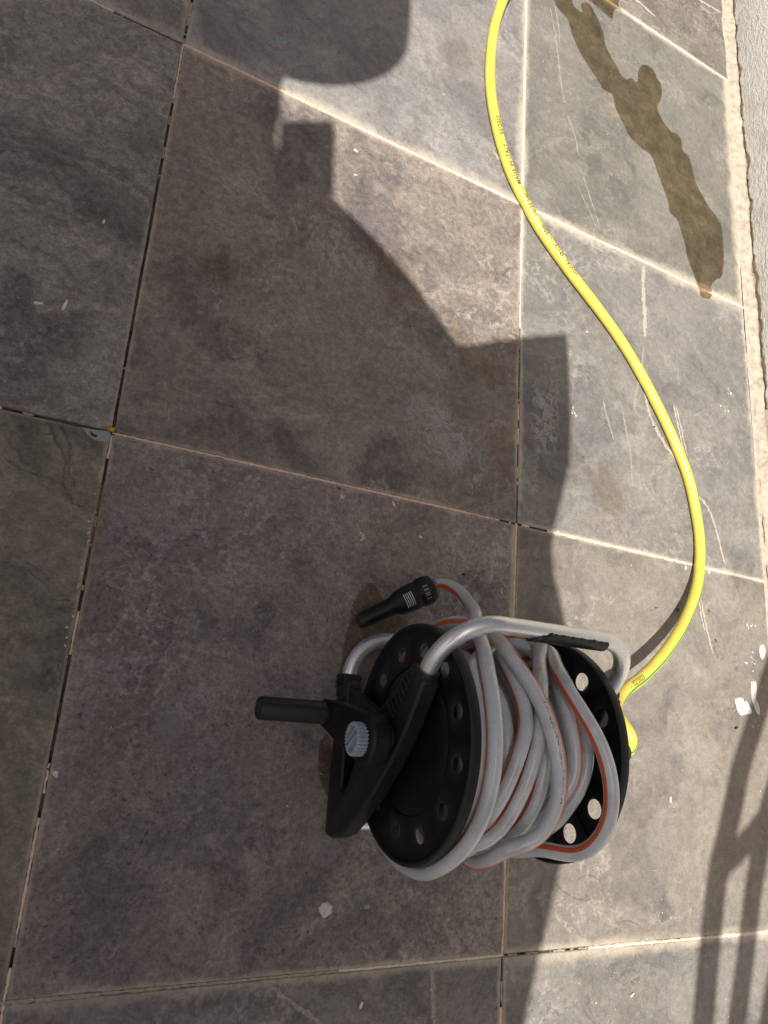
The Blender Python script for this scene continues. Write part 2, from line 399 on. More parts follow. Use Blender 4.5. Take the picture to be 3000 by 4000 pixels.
# ------------------------------------------------------------------ joints
def soil_base(P, Q, seed):
    r = np.random.default_rng(seed + 900); L = np.linalg.norm(Q - P); d = (Q - P) / L; nn = np.array([-d[1], d[0]])
    n = int(L / .004); zz = -.0042 + .0016 * np.convolve(r.normal(size=n + 13), np.ones(5) / 2.2, 'same')[6:n + 7]
    V, F = [], []
    for k in range(n + 1):
        c0 = P + d * L * k / n
        for off, dz in ((.0021, .0006), (0, 0), (-.0021, .0006)): V.append((*(c0 + nn * off), min(-.0012, zz[k] + dz + r.normal() * .0003)))
        if k:
            for q in range(2): F.append((3 * k - 3 + q, 3 * k - 2 + q, 3 * k + 1 + q, 3 * k + q))
    mesh('joint_soil', V, F, M_SOIL, bed)
def grout(P, Q, segs, wd=.0036, spill=.0006, mat=M_GROUT, z=-.0006, seed=0):
    """mortar left in a joint; segs = [(t0, t1, share filled, material)]"""
    r = np.random.default_rng(seed + 5)
    P = np.asarray(P, float); Q = np.asarray(Q, float); L = np.linalg.norm(Q - P); d = (Q - P) / L; nn = np.array([-d[1], d[0]])
    out = {}
    soil_base(P, Q, seed)
    for (t0, t1, fill, m, ww) in segs:
        solid = fill >= .85
        n = max(2, int((t1 - t0) * L / .003)); ts = np.linspace(t0, t1, n + 1)
        nz = np.convolve(r.normal(size=n + 9), np.ones(6) / 2.4, 'same')[4:n + 5]
        thr = np.quantile(nz, 1 - fill) if fill < 1 else -9
        V, F = out.setdefault(m.name, ([], [], m))[:2]
        prev = None
        for k in range(n + 1):
            if nz[k] < thr and not solid: prev = None; continue
            h = wd * ww / 2; e = lambda: h + r.normal() * .0004 + (spill * r.random() if ww > 1 else 0)
            l_, r_ = e(), e(); c0 = P + d * ts[k] * L
            zz = z + r.normal() * .0002 + (.0011 if ww > 1 else 0)
            i0 = len(V)
            for off, dz in ((l_, -.0009), (l_ * .6, 0), (-r_ * .6, 0), (-r_, -.0009)):
                p = c0 + nn * off; V.append((p[0], p[1], zz + dz))
            if prev is not None:
                for q in range(3): F.append((prev + q, prev + q + 1, i0 + q + 1, i0 + q))
            prev = i0
    for V, F, m in out.values():
        if F: mesh('grout', V, F, m, bed)
G_, S_, D_ = M_GROUT, M_SAND, M_DGRT
nd = node
jn = [  # (from, to, segments)
 (nd(-1, 2), nd(-1, 1), [(0, .8, .5, D_, 1), (.8, 1, .7, D_, 1.2)]),
 (nd(-1, 1), nd(-1, 0), [(0, .16, .9, G_, .8), (.16, .32, .5, D_, .7), (.3, 1, .42, M_SOIL, .75), (.3, 1, .1, D_, .8)]),
 (nd(-1, 0), nd(-1, -1), [(0, .1, .5, G_, .8), (.08, .35, .5, M_SOIL, .8), (.08, .35, .2, D_, .8), (.36, .44, 1, G_, .8), (.44, .72, .5, M_SOIL, .8), (.63, .68, 1, G_, .7), (.72, .9, .95, G_, .85), (.9, .95, .4, D_, 1), (.95, 1, 1, G_, .9)]),
 (nd(-1, -1), nd(-1, -2), [(0, 1, .9, G_, .9)]),
 (nd(0, 2), nd(0, 1), [(0, .6, .9, S_, 1.2), (.6, 1, 1, S_, 1.5)]),
 (nd(0, 1), nd(0, 0), [(0, .25, 1, S_, 1.15), (.25, .42, .9, S_, .8), (.42, .62, .4, D_, .7), (.62, .8, .72, G_, .8), (.8, 1, .25, G_, .7)]),
 (nd(0, 0), nd(0, -1), [(0, 1, .97, G_, .85)]),
 (nd(0, -1), nd(0, -2), [(0, .1, .5, D_, .7), (.1, 1, .97, G_, 1)]),
 (nd(-2, 1), nd(-1, 1), [(0, .55, .9, S_, 1.0), (.55, .84, .8, S_, 1.1), (.84, 1, .04, D_, 1)]),
 (nd(-1, 1), nd(0, 1), [(0, .4, 1, G_, 1.25), (.4, .8, 1, S_, 1.6), (.8, 1, 1, S_, 2.2)]),
 (nd(0, 1), nd(1, 1), [(0, .25, 1, S_, 1.6), (.25, 1, 1, S_, 1.5)]),
 (nd(-2, 0), nd(-1, 0), [(.5, .82, .55, G_, .8), (0, 1, .6, M_SOIL, .9), (.82, 1, .2, D_, .8)]),
 (nd(-1, 0), nd(0, 0), [(0, .2, 1, G_, .85), (.2, .84, 1, G_, 1.0), (.84, .93, .9, G_, .7), (.93, 1, .5, G_, .7)]),
 (nd(0, 0), nd(1, 0), [(0, .1, .3, G_, .8), (.1, 1, 1, S_, 1.25)]),
 (nd(-1, -1), nd(0, -1), [(0, .15, .97, D_, 1.1), (.15, .6, .9, D_, 1.0), (.6, 1, .97, S_, 1.0)]),
 (nd(0, -1), nd(1, -1), [(0, .25, .7, D_, .8), (.25, .7, .95, S_, 1.1), (.7, 1, .9, S_, 1.5)]),
 (nd(0, 2), nd(1, 2), [(0, 1, .97, S_, 1.6)]),
 (nd(-2, -1), nd(-1, -1), [(0, 1, .6, D_, .9)]),
]
for k, (a, b, sg) in enumerate(jn): grout(a, b, sg, seed=k)

# ------------------------------------------------------------------ thin layers on the tiles
def tile_at(x, y):
    for (i, j), o in tiles.items():
        if i * .6 <= x < i * .6 + .6 and j * .6 <= y < j * .6 + .6: return o
    return bed
film_z = [.00045]
def soft_patch(name, poly, mat, jag=.12, z=None, hard=.35, parent=None):
    """closed outline (pixels of the 1659 view) -> layer whose attribute a falls from 1 inside to 0 at the rim"""
    pts = np.array([gd(*p)[:2] for p in poly]); c = pts.mean(0)
    film_z[0] += .00002; zz = z or film_z[0]
    dens = []
    for k in range(len(pts)):
        a, b = pts[k], pts[(k + 1) % len(pts)]
        m = max(2, int(np.linalg.norm(b - a) / .008))
        for q in range(m): dens.append(a + (b - a) * q / m)
    dens = np.array(dens)
    V, A, F = [(c[0], c[1], zz)], [1.0], []
    n = len(dens); rings = ((hard, 1.0), (.7, .6), (1.0, 0.0))
    jj = 1 + jag * np.convolve(rng.normal(size=n + 8), np.ones(4) / 2, 'same')[4:n + 4]
    for s_, al in rings:
        for k in range(n):
            p = c + (dens[k] - c) * s_ * (jj[k] if s_ == 1 else 1); V.append((p[0], p[1], zz)); A.append(al)
    for k in range(n): F.append((0, 1 + k, 1 + (k + 1) % n))
    for rr in range(2):
        o0, o1 = 1 + rr * n, 1 + (rr + 1) * n
        for k in range(n): F.append((o0 + k, o1 + k, o1 + (k + 1) % n, o0 + (k + 1) % n))
    o = mesh(name, V, F, mat, parent or tile_at(*c))
    at = o.data.attributes.new('a', 'FLOAT', 'POINT'); at.data.foreach_set('value', np.array(A, dtype=np.float32))
    return o
def soft_strip(name, line, width, mat, wob=.0005, taper=True):
    pts = np.array([gd(*p)[:2] for p in line]); film_z[0] += .00002
    P = resample(pts, .004); n = len(P)
    T = np.gradient(P, axis=0); T /= np.linalg.norm(T, axis=1)[:, None]; Nn = np.c_[-T[:, 1], T[:, 0]]
    V, A, F = [], [], []
    for k in range(n):
        tp = min(1, 6 * k / n + .15, 6 * (n - 1 - k) / n + .15) if taper else 1
        h = width / 2 * (1 + .25 * rng.normal()) * (.5 + .5 * tp)
        c = P[k] + Nn[k] * rng.normal() * wob
        for off, al in ((-h, 0), (0, tp), (h, 0)):
            p = c + Nn[k] * off; V.append((p[0], p[1], film_z[0])); A.append(al)
        if k:
            for q in range(2): F.append((3 * k - 3 + q, 3 * k + q, 3 * k + q + 1, 3 * k - 2 + q))
    o = mesh(name, V, F, mat, tile_at(*P[n // 2]))
    at = o.data.attributes.new('a', 'FLOAT', 'POINT'); at.data.foreach_set('value', np.array(A, dtype=np.float32))
    return o
def resample(P, step):
    P = np.asarray(P, float)
    # Catmull-Rom through the points, then even spacing
    Q = []
    E = np.vstack([2 * P[0] - P[1], P, 2 * P[-1] - P[-2]])
    for k in range(1, len(E) - 2):
        p0, p1, p2, p3 = E[k - 1:k + 3]
        for t in np.linspace(0, 1, 12, endpoint=False):
            Q.append(.5 * ((2 * p1) + (-p0 + p2) * t + (2 * p0 - 5 * p1 + 4 * p2 - p3) * t * t + (-p0 + 3 * p1 - 3 * p2 + p3) * t ** 3))
    Q.append(P[-1]); Q = np.array(Q)
    s = np.r_[0, np.cumsum(np.linalg.norm(np.diff(Q[:, :3], axis=0), axis=1))]
    n = max(3, int(s[-1] / step)); si = np.linspace(0, s[-1], n)
    return np.array([np.interp(si, s, Q[:, k]) for k in range(Q.shape[1])]).T

F_SCUFF = film_mat('pale_scuff', (.46, .42, .36), 90, .3, .5, strength=.5)
F_SEAM = film_mat('sandy_seam', (.52, .46, .37), 60, .25, .45, strength=.7)
F_BLOOM = film_mat('mineral_bloom', (.36, .34, .33), 34, .5, .66, strength=.3)
F_WISP = film_mat('mineral_wisps', (.42, .40, .385), 26, .5, .85, strength=.55, ridge=True)
F_RUST = film_mat('rust_brown_stain', (.24, .165, .115), 26, .4, .66, strength=.26)
F_DARK = film_mat('dark_slate_cloud', (.11, .10, .096), 26, .42, .62, strength=.16)
F_OCHRE = film_mat('ochre_lichen', (.33, .235, .10), 120, .5, .6, strength=.3)
F_GREY = film_mat('grey_slate_cloud', (.26, .25, .235), 22, .44, .62, strength=.22)
F_DLINE = film_mat('dark_vein', (.07, .062, .055), 70, .35, .55, strength=.26)
F_RUSTY = film_mat('orange_rust_spot', (.42, .22, .07), 60, .3, .5, strength=.7)

# sandy seams and scratches (outlines read from the photo)
for ln, wd, m in [
 ([(1391, 566), (1389, 620), (1393, 690), (1391, 740)], .014, F_SEAM), ([(1391, 740), (1384, 800), (1370, 870), (1378, 905)], .008, F_SCUFF),
 ([(1391, 845), (1405, 900), (1430, 950), (1465, 1000)], .011, F_SEAM), ([(1340, 870), (1352, 930), (1362, 990), (1366, 1060)], .006, F_SCUFF),
 ([(1452, 862), (1462, 910), (1474, 965), (1480, 1000)], .006, F_SEAM), ([(1458, 870), (1472, 930), (1485, 990)], .005, F_SEAM),
 ([(1503, 1065), (1530, 1100), (1548, 1150), (1560, 1200), (1570, 1228)], .007, F_SEAM),
 ([(1512, 1285), (1520, 1330), (1530, 1375), (1541, 1415)], .006, F_SEAM), ([(1508, 1290), (1515, 1330), (1522, 1365)], .005, F_SEAM),
 ([(1185, 0), (1196, 60), (1204, 110), (1210, 170), (1222, 240)], .006, F_SCUFF), ([(1196, 0), (1206, 60), (1210, 110)], .005, F_SCUFF),
 ([(1222, 240), (1240, 290), (1250, 340)], .006, F_SCUFF), ([(1255, 370), (1275, 430), (1298, 500)], .005, F_SCUFF), ([(1245, 400), (1270, 450), (1290, 500)], .004, F_SCUFF),
 ([(1360, -10), (1385, 10), (1410, 32), (1418, 38)], .010, F_SEAM), ([(1500, -5), (1530, 12), (1560, 30)], .008, F_SEAM),
 ([(571, 2117), (610, 2150), (650, 2180), (700, 2216)], .008, F_SCUFF), ([(930, 2080), (934, 2140), (937, 2220)], .012, F_SCUFF),
 ([(1062, 322), (1074, 340), (1086, 357)], .009, F_SEAM),
 ([(522, 765), (528, 800), (535, 860), (548, 900), (545, 935)], .012, F_WISP), ([(345, 405), (365, 382), (400, 372), (430, 375)], .007, F_WISP),
 ([(1460, 770), (1463, 800), (1467, 840)], .004, F_SCUFF), ([(1300, 860), (1310, 900), (1328, 960)], .007, F_SCUFF),
 ([(105, 905), (115, 940), (140, 990), (138, 1050), (165, 1090), (205, 1100)], .006, F_DLINE), ([(130, 915), (150, 960), (150, 1020), (170, 1065)], .007, F_DLINE),
 ([(0, 980), (40, 1010), (100, 1035), (150, 1050)], .007, F_DLINE), ([(1190, 1890), (1215, 1925), (1260, 1945), (1290, 1935)], .003, F_DLINE),
 ([(1240, 1905), (1270, 1890), (1300, 1905)], .003, F_DLINE), ([(1330, 2010), (1345, 1990), (1375, 1995), (1390, 2015)], .003, F_DLINE),
 ([(480, 760), (500, 775), (530, 772), (545, 765)], .005, F_DLINE), ([(440, 1730 / 2), (470, 870), (510, 880)], .006, F_DLINE),
 ]: soft_strip('scuff' if m in (F_SCUFF, F_SEAM) else 'vein', ln, wd, m)
for pl, m in [
 ([(820, 850), (880, 800), (960, 840), (1010, 900), (1060, 980), (1090, 1080), (1040, 1110), (980, 1050), (930, 960), (860, 920)], F_WISP),
 ([(830, 870), (870, 850), (890, 900), (870, 950), (830, 930)], F_BLOOM),
 ([(420, 830), (470, 790), (490, 850), (470, 880), (430, 880)], F_BLOOM), ([(900, 560), (960, 640), (1050, 760), (1100, 860), (1060, 900), (980, 800)], F_RUST),
 ([(1050, 900), (1100, 880), (1115, 1060), (1080, 1100), (1050, 1000)], F_RUST), ([(400, 560), (480, 500), (560, 560), (540, 640), (440, 640)], F_RUST),
 ([(380, 690), (480, 660), (580, 700), (560, 780), (460, 800), (390, 760)], F_DARK), ([(330, 900), (450, 880), (540, 920), (520, 960), (400, 950)], F_DARK),
 ([(760, 440), (900, 560), (960, 700), (870, 720), (790, 600)], F_RUST), ([(210, 1000), (245, 980), (230, 1100), (205, 1220), (185, 1300), (175, 1290), (190, 1150)], F_OCHRE),
 ([(180, 1310), (200, 1200), (180, 1380), (150, 1450), (140, 1440)], F_OCHRE), ([(40, 1200), (120, 1180), (150, 1260), (90, 1330), (30, 1290)], F_GREY),
 ([(0, 1420), (60, 1400), (110, 1450), (80, 1520), (10, 1500)], F_GREY), ([(0, 1360), (50, 1340), (120, 1390), (60, 1410)], F_DARK),
 ([(60, 700), (150, 640), (230, 700), (200, 800), (90, 800)], F_DARK), ([(180, 560), (260, 520), (300, 620), (230, 680)], F_GREY),
 ([(620, 1790), (700, 1760), (770, 1830), (730, 1900), (650, 1870)], F_BLOOM), ([(560, 1440), (620, 1400), (640, 1500), (580, 1540)], F_DARK),
 ([(600, 1180), (680, 1140), (700, 1250), (630, 1290)], F_DARK), ([(300, 1500), (420, 1470), (440, 1620), (330, 1660)], F_BLOOM),
 ([(1010, 790), (1040, 760), (1100, 780), (1110, 860), (1050, 850)], F_RUST), ([(1420, 240), (1460, 200), (1500, 260), (1470, 300)], F_GREY),
 ([(1120, 130), (1180, 150), (1190, 260), (1140, 240)], F_GREY), ([(1250, 330), (1300, 310), (1310, 380), (1270, 400)], F_DARK),
 ([(1150, 760), (1220, 800), (1210, 1000), (1150, 1050), (1130, 900)], F_WISP), ([(1240, 1000), (1330, 960), (1370, 1120), (1290, 1140)], F_RUST),
 ([(1550, 1160), (1640, 1180), (1640, 1270), (1580, 1290)], F_DARK), ([(930, 90), (1010, 60), (1040, 160), (960, 200)], F_DARK),
 ([(430, 1850), (520, 1830), (560, 1960), (460, 2000)], F_DARK), ([(700, 1420), (760, 1460), (740, 1530), (690, 1500)], F_BLOOM),
 ]: soft_patch('stain', pl, m)

F_HAIR = film_mat('hairline_scratch', (.40, .37, .34), 60, .3, .6, strength=.3)
for _ in range(70):
    x_, y_ = random.uniform(20, 1600), random.uniform(20, 2180)
    if 700 < x_ < 1370 and 1330 < y_ < 1880: continue
    a_, l_ = random.gauss(1.1, .7), random.uniform(15, 70); c_ = random.gauss(0, .15)
    soft_strip('scratch', [(x_ + q * l_ * math.cos(a_ + c_ * q), y_ + q * l_ * math.sin(a_ + c_ * q)) for q in (0, .33, .66, 1)], random.uniform(.0012, .003), F_HAIR, .0002)
# wet marks: water darkens whatever it lies on
def flat_poly(name, pts, mat, z=.0007, parent=None, smooth=2, solid=0.0):
    p = np.array([gd(*q)[:2] for q in pts])
    if smooth: p = resample(np.vstack([p, p[:1]]), .003)[:-1]
    n = len(p)
    if solid:
        c = p.mean(0)
        V = [(a, b, .0001) for a, b in p] + [(*(c + (q - c) * .93), z + solid * random.uniform(.7, 1.2)) for q in p]
        F = [[n + k for k in range(n)]] + [[k, (k + 1) % n, n + (k + 1) % n, n + k] for k in range(n)]
    else:
        V = [(a, b, z) for a, b in p]; F = [list(range(n))]
        F = [tuple(t) for t in tessellate_polygon([[Vector(v) for v in V]])]
    return mesh(name, V, F, mat, parent)
W_OLIVE = wet_mat('water_film', (.685, .615, .49))
W_DAMP = wet_mat('damp_film', (.79, .72, .64), .02)
def zz2(L): return [(829.5 + x / 2, y / 2) for x, y in L]
def zz4(L): return [(829.5 + x / 2, 553 + y / 2) for x, y in L]
wet = zz2([(716, -40), (745, 30), (785, 75), (800, 110), (815, 160), (835, 205), (865, 260), (900, 315), (930, 360), (945, 385), (985, 410), (1000, 470), (1035, 540), (1060, 590), (1110, 640), (1150, 670), (1175, 730), (1200, 800), (1225, 870), (1235, 920), (1265, 950), (1285, 1010), (1300, 1060), (1308, 1106)]) + \
    zz4([(1325, 50), (1345, 100), (1360, 143), (1410, 157), (1412, 130), (1430, 105), (1455, 90), (1465, 40)]) + \
    zz2([(1463, 1050), (1455, 980), (1430, 930), (1400, 890), (1370, 840), (1345, 790), (1330, 730), (1315, 680), (1290, 650), (1280, 600), (1255, 575), (1240, 572), (1225, 555), (1190, 500), (1180, 460), (1198, 420), (1195, 370), (1180, 345), (1165, 310), (1140, 285), (1110, 285), (1097, 310), (1095, 350), (1085, 355), (1065, 338), (1045, 345), (1020, 320), (1000, 280), (975, 240), (955, 195), (945, 140), (930, 100), (910, 60), (890, 25), (868, 12), (850, 20), (855, 50), (840, 50), (815, 20), (800, -40)])
for nm, pl, mt in (('water', wet, W_OLIVE), ('water', zz4([(1361, 149), (1366, 172), (1380, 182), (1400, 188), (1410, 180), (1411, 163)]), W_OLIVE),
                   ('water', zz2([(872, -10), (920, 30), (955, 60), (985, 82), (990, 50), (1010, 40), (1028, 54), (1010, 20), (1005, -10)]), W_OLIVE),
                   ('water', [(757, 1320), (765, 1295), (778, 1275), (790, 1262), (808, 1262), (820, 1285), (845, 1320), (880, 1345), (860, 1362), (830, 1372), (790, 1385), (760, 1430), (745, 1480), (734, 1500), (735, 1450), (742, 1390), (752, 1350)], W_DAMP),
                   ('water', [(690, 1600), (708, 1585), (716, 1640), (712, 1720), (696, 1700), (686, 1650)], W_DAMP)):
    o = flat_poly(nm, pl, mt, z=.0016); o['kind'] = 'structure'

# paint and filler stuck to the tiles
def blob(name, x, y, r, mat, n=16, jag=.25, squash=1.0, rot=0.0, h=.0008, parent='tile'):
    """r in metres, centre in view pixels"""
    c = gd(x, y); V, F = [], []
    rad = [r * (1 + jag * random.uniform(-1, 1)) for _ in range(n)]
    for ring, (s_, zz) in enumerate(((1, .0002), (.82, h), (.35, h * 1.15))):
        for k in range(n):
            a = 2 * math.pi * k / n; ux, uy = rad[k] * s_ * math.cos(a), rad[k] * s_ * math.sin(a) * squash
            V.append((c[0] + ux * math.cos(rot) - uy * math.sin(rot), c[1] + ux * math.sin(rot) + uy * math.cos(rot), zz + (random.uniform(-.1, .1) * h if ring else 0)))
    for rr in range(2):
        for k in range(n): F.append((rr * n + k, rr * n + (k + 1) % n, (rr + 1) * n + (k + 1) % n, (rr + 1) * n + k))
    F.append([2 * n + k for k in range(n)])
    return mesh(name, V, F, mat, tile_at(c[0], c[1]) if parent == 'tile' else parent)
def spatter(x, y, ext, num, rmin, rmax, mat=M_PAINT, ang=0, asp=1.6):
    for _ in range(num):
        a, b = random.gauss(0, ext), random.gauss(0, ext / asp)
        blob('paint_spot', x + a * math.cos(ang) - b * math.sin(ang), y + a * math.sin(ang) + b * math.cos(ang), random.uniform(rmin, rmax), mat, 8, .4, random.uniform(.5, 1), random.random() * 3, .0005)
blob('paint_spot', 703, 1965, .0085, M_PAINT, 22, .16, .95)
blob('paint_spot', 793, 1959, .004, M_BLUEG, 10, .4, .8)
for x, y, e, n in ((738, 1073, 5, 9), (785, 1161, 5, 8), (118, 1670, 4, 7), (1170, 862, 5, 7), (1238, 886, 5, 6), (1270, 717, 2.5, 4), (1576, 848, 5, 9), (1565, 880, 8, 6), (1500, 1228, 2, 2), (1200, 1150, 4, 3)):
    spatter(x, y, e, n, .0008, .0026, ang=1.2)
blob('paint_spot', 1481, 1227, .004, M_PAINT, 10, .3, .7, 1.0); blob('paint_spot', 1532, 1236, .0035, M_PAINT, 10, .3, .8)
flat_poly('paint_spot', [(1587, 1510), (1600, 1506), (1606, 1512), (1604, 1518), (1612, 1514), (1620, 1528), (1625, 1540), (1613, 1543), (1600, 1545), (1592, 1532)], M_PAINT, parent=tiles[(0, -1)], solid=.0005)
flat_poly('paint_spot', [(1622, 1473), (1632, 1472), (1634, 1490), (1632, 1508), (1640, 1530), (1640, 1545), (1632, 1535), (1624, 1510)], M_PAINT, parent=tiles[(0, -1)], solid=.0005)
flat_poly('paint_spot', [(1641, 1395), (1648, 1392), (1653, 1405), (1650, 1420), (1645, 1424), (1640, 1408)], M_PAINT, parent=tiles[(0, -1)], solid=.0005)
spatter(1622, 1352, 5, 7, .0008, .003); spatter(1625, 1420, 12, 14, .0006, .0022, ang=1.5); spatter(1632, 1560, 10, 9, .0006, .002, ang=1.5)
blob('paint_spot', 607, 86, .0095, M_BLUEG, 12, .3, .85, .4); blob('paint_spot', 500, 223, .005, M_BLUEG, 10, .4, .6, 1.2)
flat_poly('corner_fill', [(178, 923), (210, 929), (238, 934), (235, 955), (222, 954), (205, 951), (190, 940)], M_GPAINT, parent=tiles[(-2, -1)], solid=.0003)
flat_poly('corner_chip', [(193, 931), (198, 934), (202, 938), (211, 941), (207, 946), (197, 942)], M_BED, z=.0012, parent=tiles[(-2, -1)], smooth=0)
# white flakes along the left joint
for y in np.arange(1030, 1430, 9):
    if random.random() < .34:
        x = np.interp(y, [942, 2166], [238, 8]) - 7 + random.gauss(0, 3.5); blob('paint_spot', x, y + random.uniform(-5, 5), random.uniform(.0007, .0024), M_PAINT, 8, .5, random.uniform(.45, 1), random.random() * 3)

# loose chips and crumbs: things of their own
def chip(x, y, ln, wd, rot, mat, label, hgt=.002, name='grout_chip', cat='chip', grp='loose chips on the floor', z0=.0):
    c = gd(x, y); V = []
    prof = [(-.5, .55), (-.2, 1), (.2, .85), (.5, .5)]
    for t_, w_ in prof:
        for (dy, dz) in ((-.5, 0), (-.42, .9), (.4, 1), (.5, 0)):
            u_, v_ = t_ * ln, dy * wd * w_ * random.uniform(.85, 1.15)
            V.append((c[0] + u_ * math.cos(rot) - v_ * math.sin(rot), c[1] + u_ * math.sin(rot) + v_ * math.cos(rot), .0006 + z0 + dz * hgt * random.uniform(.8, 1.1)))
    F = [(3, 2, 1, 0), (12, 13, 14, 15)]
    for k in range(3):
        for q in range(4): F.append((4 * k + q, 4 * k + (q + 1) % 4, 4 * k + 4 + (q + 1) % 4, 4 * k + 4 + q))
    o = mesh(name, V, F, mat); tag(o, label, cat, grp); return o
chip(83, 656, .010, .0036, .25, M_CHIP, 'short cream grout chip lying flat, left of the longer upright one')
chip(140, 660, .015, .0038, 1.35, M_CHIP, 'longest cream grout chip on the dark left tile, pointing up')
chip(224, 480, .006, .003, 1.4, M_CHIP, 'small tan grout chip alone in the upper part of the left tile')
chip(768, 327, .008, .003, -.3, M_PAINT, 'white crumb in the sun, upper of two beside the stepped shadow edge')
chip(767, 379, .005, .004, .2, M_PAINT, 'square white crumb in the sun, lower of two beside the stepped shadow edge')
chip(849, 1089, .007, .003, -1.0, M_CHIP, 'pale grout chip just below the peach joint in the middle of the floor')
chip(907, 1160, .006, .003, -.3, M_CHIP, 'pale grout chip on the plum tile above the black nozzle', )
chip(1447, 1727, .009, .003, 1.5, M_CHIP, 'thin cream stick of grout on the sunlit tile right of the reel')
chip(1364, 2148, .008, .0035, .6, M_PAINT, 'white crumb on the sunlit tile near the bottom edge')
chip(779, 2170, .007, .004, 1.3, M_CHIP, 'cream chip on the charcoal tile at the bottom edge')
chip(1001, 1241, .004, .0035, .3, M_BED, 'tiny black pebble above the steel handle of the reel', .0025, 'pebble', 'pebble', 'dark pebbles')
chip(1412, 922, .004, .003, .8, M_BED, 'tiny black pebble on the sunlit tile left of the yellow hose', .0025, 'pebble', 'pebble', 'dark pebbles')
chip(1589, 1572, .007, .004, .5, M_BED, 'dark grey crumb beside the two blurred rail shadows', .003, 'pebble', 'pebble', 'dark pebbles')
for x, y, rt, lb in ((1259, 988, .4, 'curled brown leaf scrap on the sunlit tile right of the shadow'), (1530, 1319, 1.9, 'brown leaf scrap touching the right side of the yellow hose'),
                     (1464, 1318, 1.2, 'brown leaf scrap in the sun left of the lifted yellow hose'), (1545, 1384, 2.2, 'brown leaf scrap beside the end of the pale scratch'), (1417, 1313, .3, 'tiny brown leaf scrap farthest left of the lifted hose')):
    chip(x, y, .006, .0024, rt, M_LEAF, lb, .0022, 'leaf_scrap', 'leaf scrap', 'dry leaf scraps')
tw = chip(787, 2058, .013, .0022, 2.2, M_DGRT, 'small grey forked twig on the plum tile near the bottom edge', .002, 'twig', 'twig', None)
fo = blob('foam_lump', 241, 929, .0042, M_FOAM, 14, .35, .9, 0, .004, parent=None); tag(fo, 'lump of orange foam at the crossing of two joints', 'foam')

# crumbs too small to count
def crumbs(name, num, boxes, rmin, rmax, mat, label):
    V, F = [], []
    for _ in range(num):
        x0, y0, x1, y1 = random.choice(boxes); c = gd(random.uniform(x0, x1), random.uniform(y0, y1))
        r = random.uniform(rmin, rmax) * (1.8 if random.random() < .08 else 1); i0 = len(V); a0 = random.random() * 6
        for k in range(4):
            a = a0 + k * 1.57; V.append((c[0] + r * math.cos(a) * random.uniform(.5, 1.3), c[1] + r * math.sin(a) * random.uniform(.5, 1.3), .0004))
        V.append((c[0], c[1], .0004 + r * .8))
        for k in range(4): F.append((i0 + k, i0 + (k + 1) % 4, i0 + 4))
    o = mesh(name, V, F, mat); o['kind'] = 'stuff'; o['label'] = label; o['category'] = 'crumbs'
crumbs('crumbs', 420, [(1250, 700, 1640, 1250), (1430, 1250, 1645, 1800), (1230, 1850, 1640, 2200), (1150, 0, 1560, 640)], .0003, .0010, M_PAINT, 'tiny white paint crumbs scattered over the sunlit tiles on the right')
crumbs('crumbs', 160, [(300, 100, 1100, 1080), (80, 1000, 900, 2050), (0, 200, 300, 900)], .0003, .0008, M_CHIP, 'tiny cream mortar crumbs scattered over the shaded tiles')

# ------------------------------------------------------------------ wall with mortar bead
wall = empty('wall'); wall.location = (.64, 0, 0)
tag(wall, 'white rough stucco wall with crumbling foot along the right edge', 'wall')
def wchild(o):
    o.parent = wall; o.matrix_parent_inverse = Matrix.Translation((-.64, 0, 0)); return o
core = mesh('mortar_core', [(.627, -2.6, -.1), (.85, -2.6, -.1), (.85, 2.6, -.1), (.627, 2.6, -.1), (.627, -2.6, 1.1), (.85, -2.6, 1.1), (.85, 2.6, 1.1), (.627, 2.6, 1.1)],
            [(3, 2, 1, 0), (4, 5, 6, 7), (0, 1, 5, 4), (1, 2, 6, 5), (2, 3, 7, 6), (3, 0, 4, 7)], M_MORT); wchild(core)
ys = np.arange(-2.6, 2.6, .004); n = len(ys)
def smooth_noise(n, k, amp, sd):
    r = np.random.default_rng(sd); return amp * np.convolve(r.normal(size=n + 4 * k), np.hanning(2 * k) / np.sqrt((np.hanning(2 * k) ** 2).sum()), 'same')[2 * k:n + 2 * k]
zb = .0155 + smooth_noise(n, 40, .0022, 1) + smooth_noise(n, 8, .002, 2) + smooth_noise(n, 2, .001, 3)
zb = np.clip(zb, .010, .04)
lowp = (ys < .36); zb[lowp] += .022 + smooth_noise(n, 12, .004, 9)[lowp]     # plaster fallen off nearer the camera
V, F = [], []
for k in range(n):
    V += [(.6275, ys[k], zb[k] + .0005), (.6215 + abs(rng.normal()) * .0003, ys[k], zb[k] + .0015), (.6205, ys[k], zb[k] + .005), (.6202, ys[k], .12), (.62, ys[k], 1.1)]
    if k:
        for q in range(4): F.append((5 * k - 5 + q, 5 * k + q, 5 * k + q + 1, 5 * k - 4 + q))
wchild(mesh('stucco', V, F, M_STU, smooth=True))
cp = mesh('wall_cap', [(.60, -2.6, 1.101), (.88, -2.6, 1.101), (.88, 2.6, 1.101), (.60, 2.6, 1.101), (.60, -2.6, 1.13), (.88, -2.6, 1.13), (.88, 2.6, 1.13), (.60, 2.6, 1.13)],
          [(3, 2, 1, 0), (4, 5, 6, 7), (0, 1, 5, 4), (1, 2, 6, 5), (2, 3, 7, 6), (3, 0, 4, 7)], M_STU); wchild(cp)
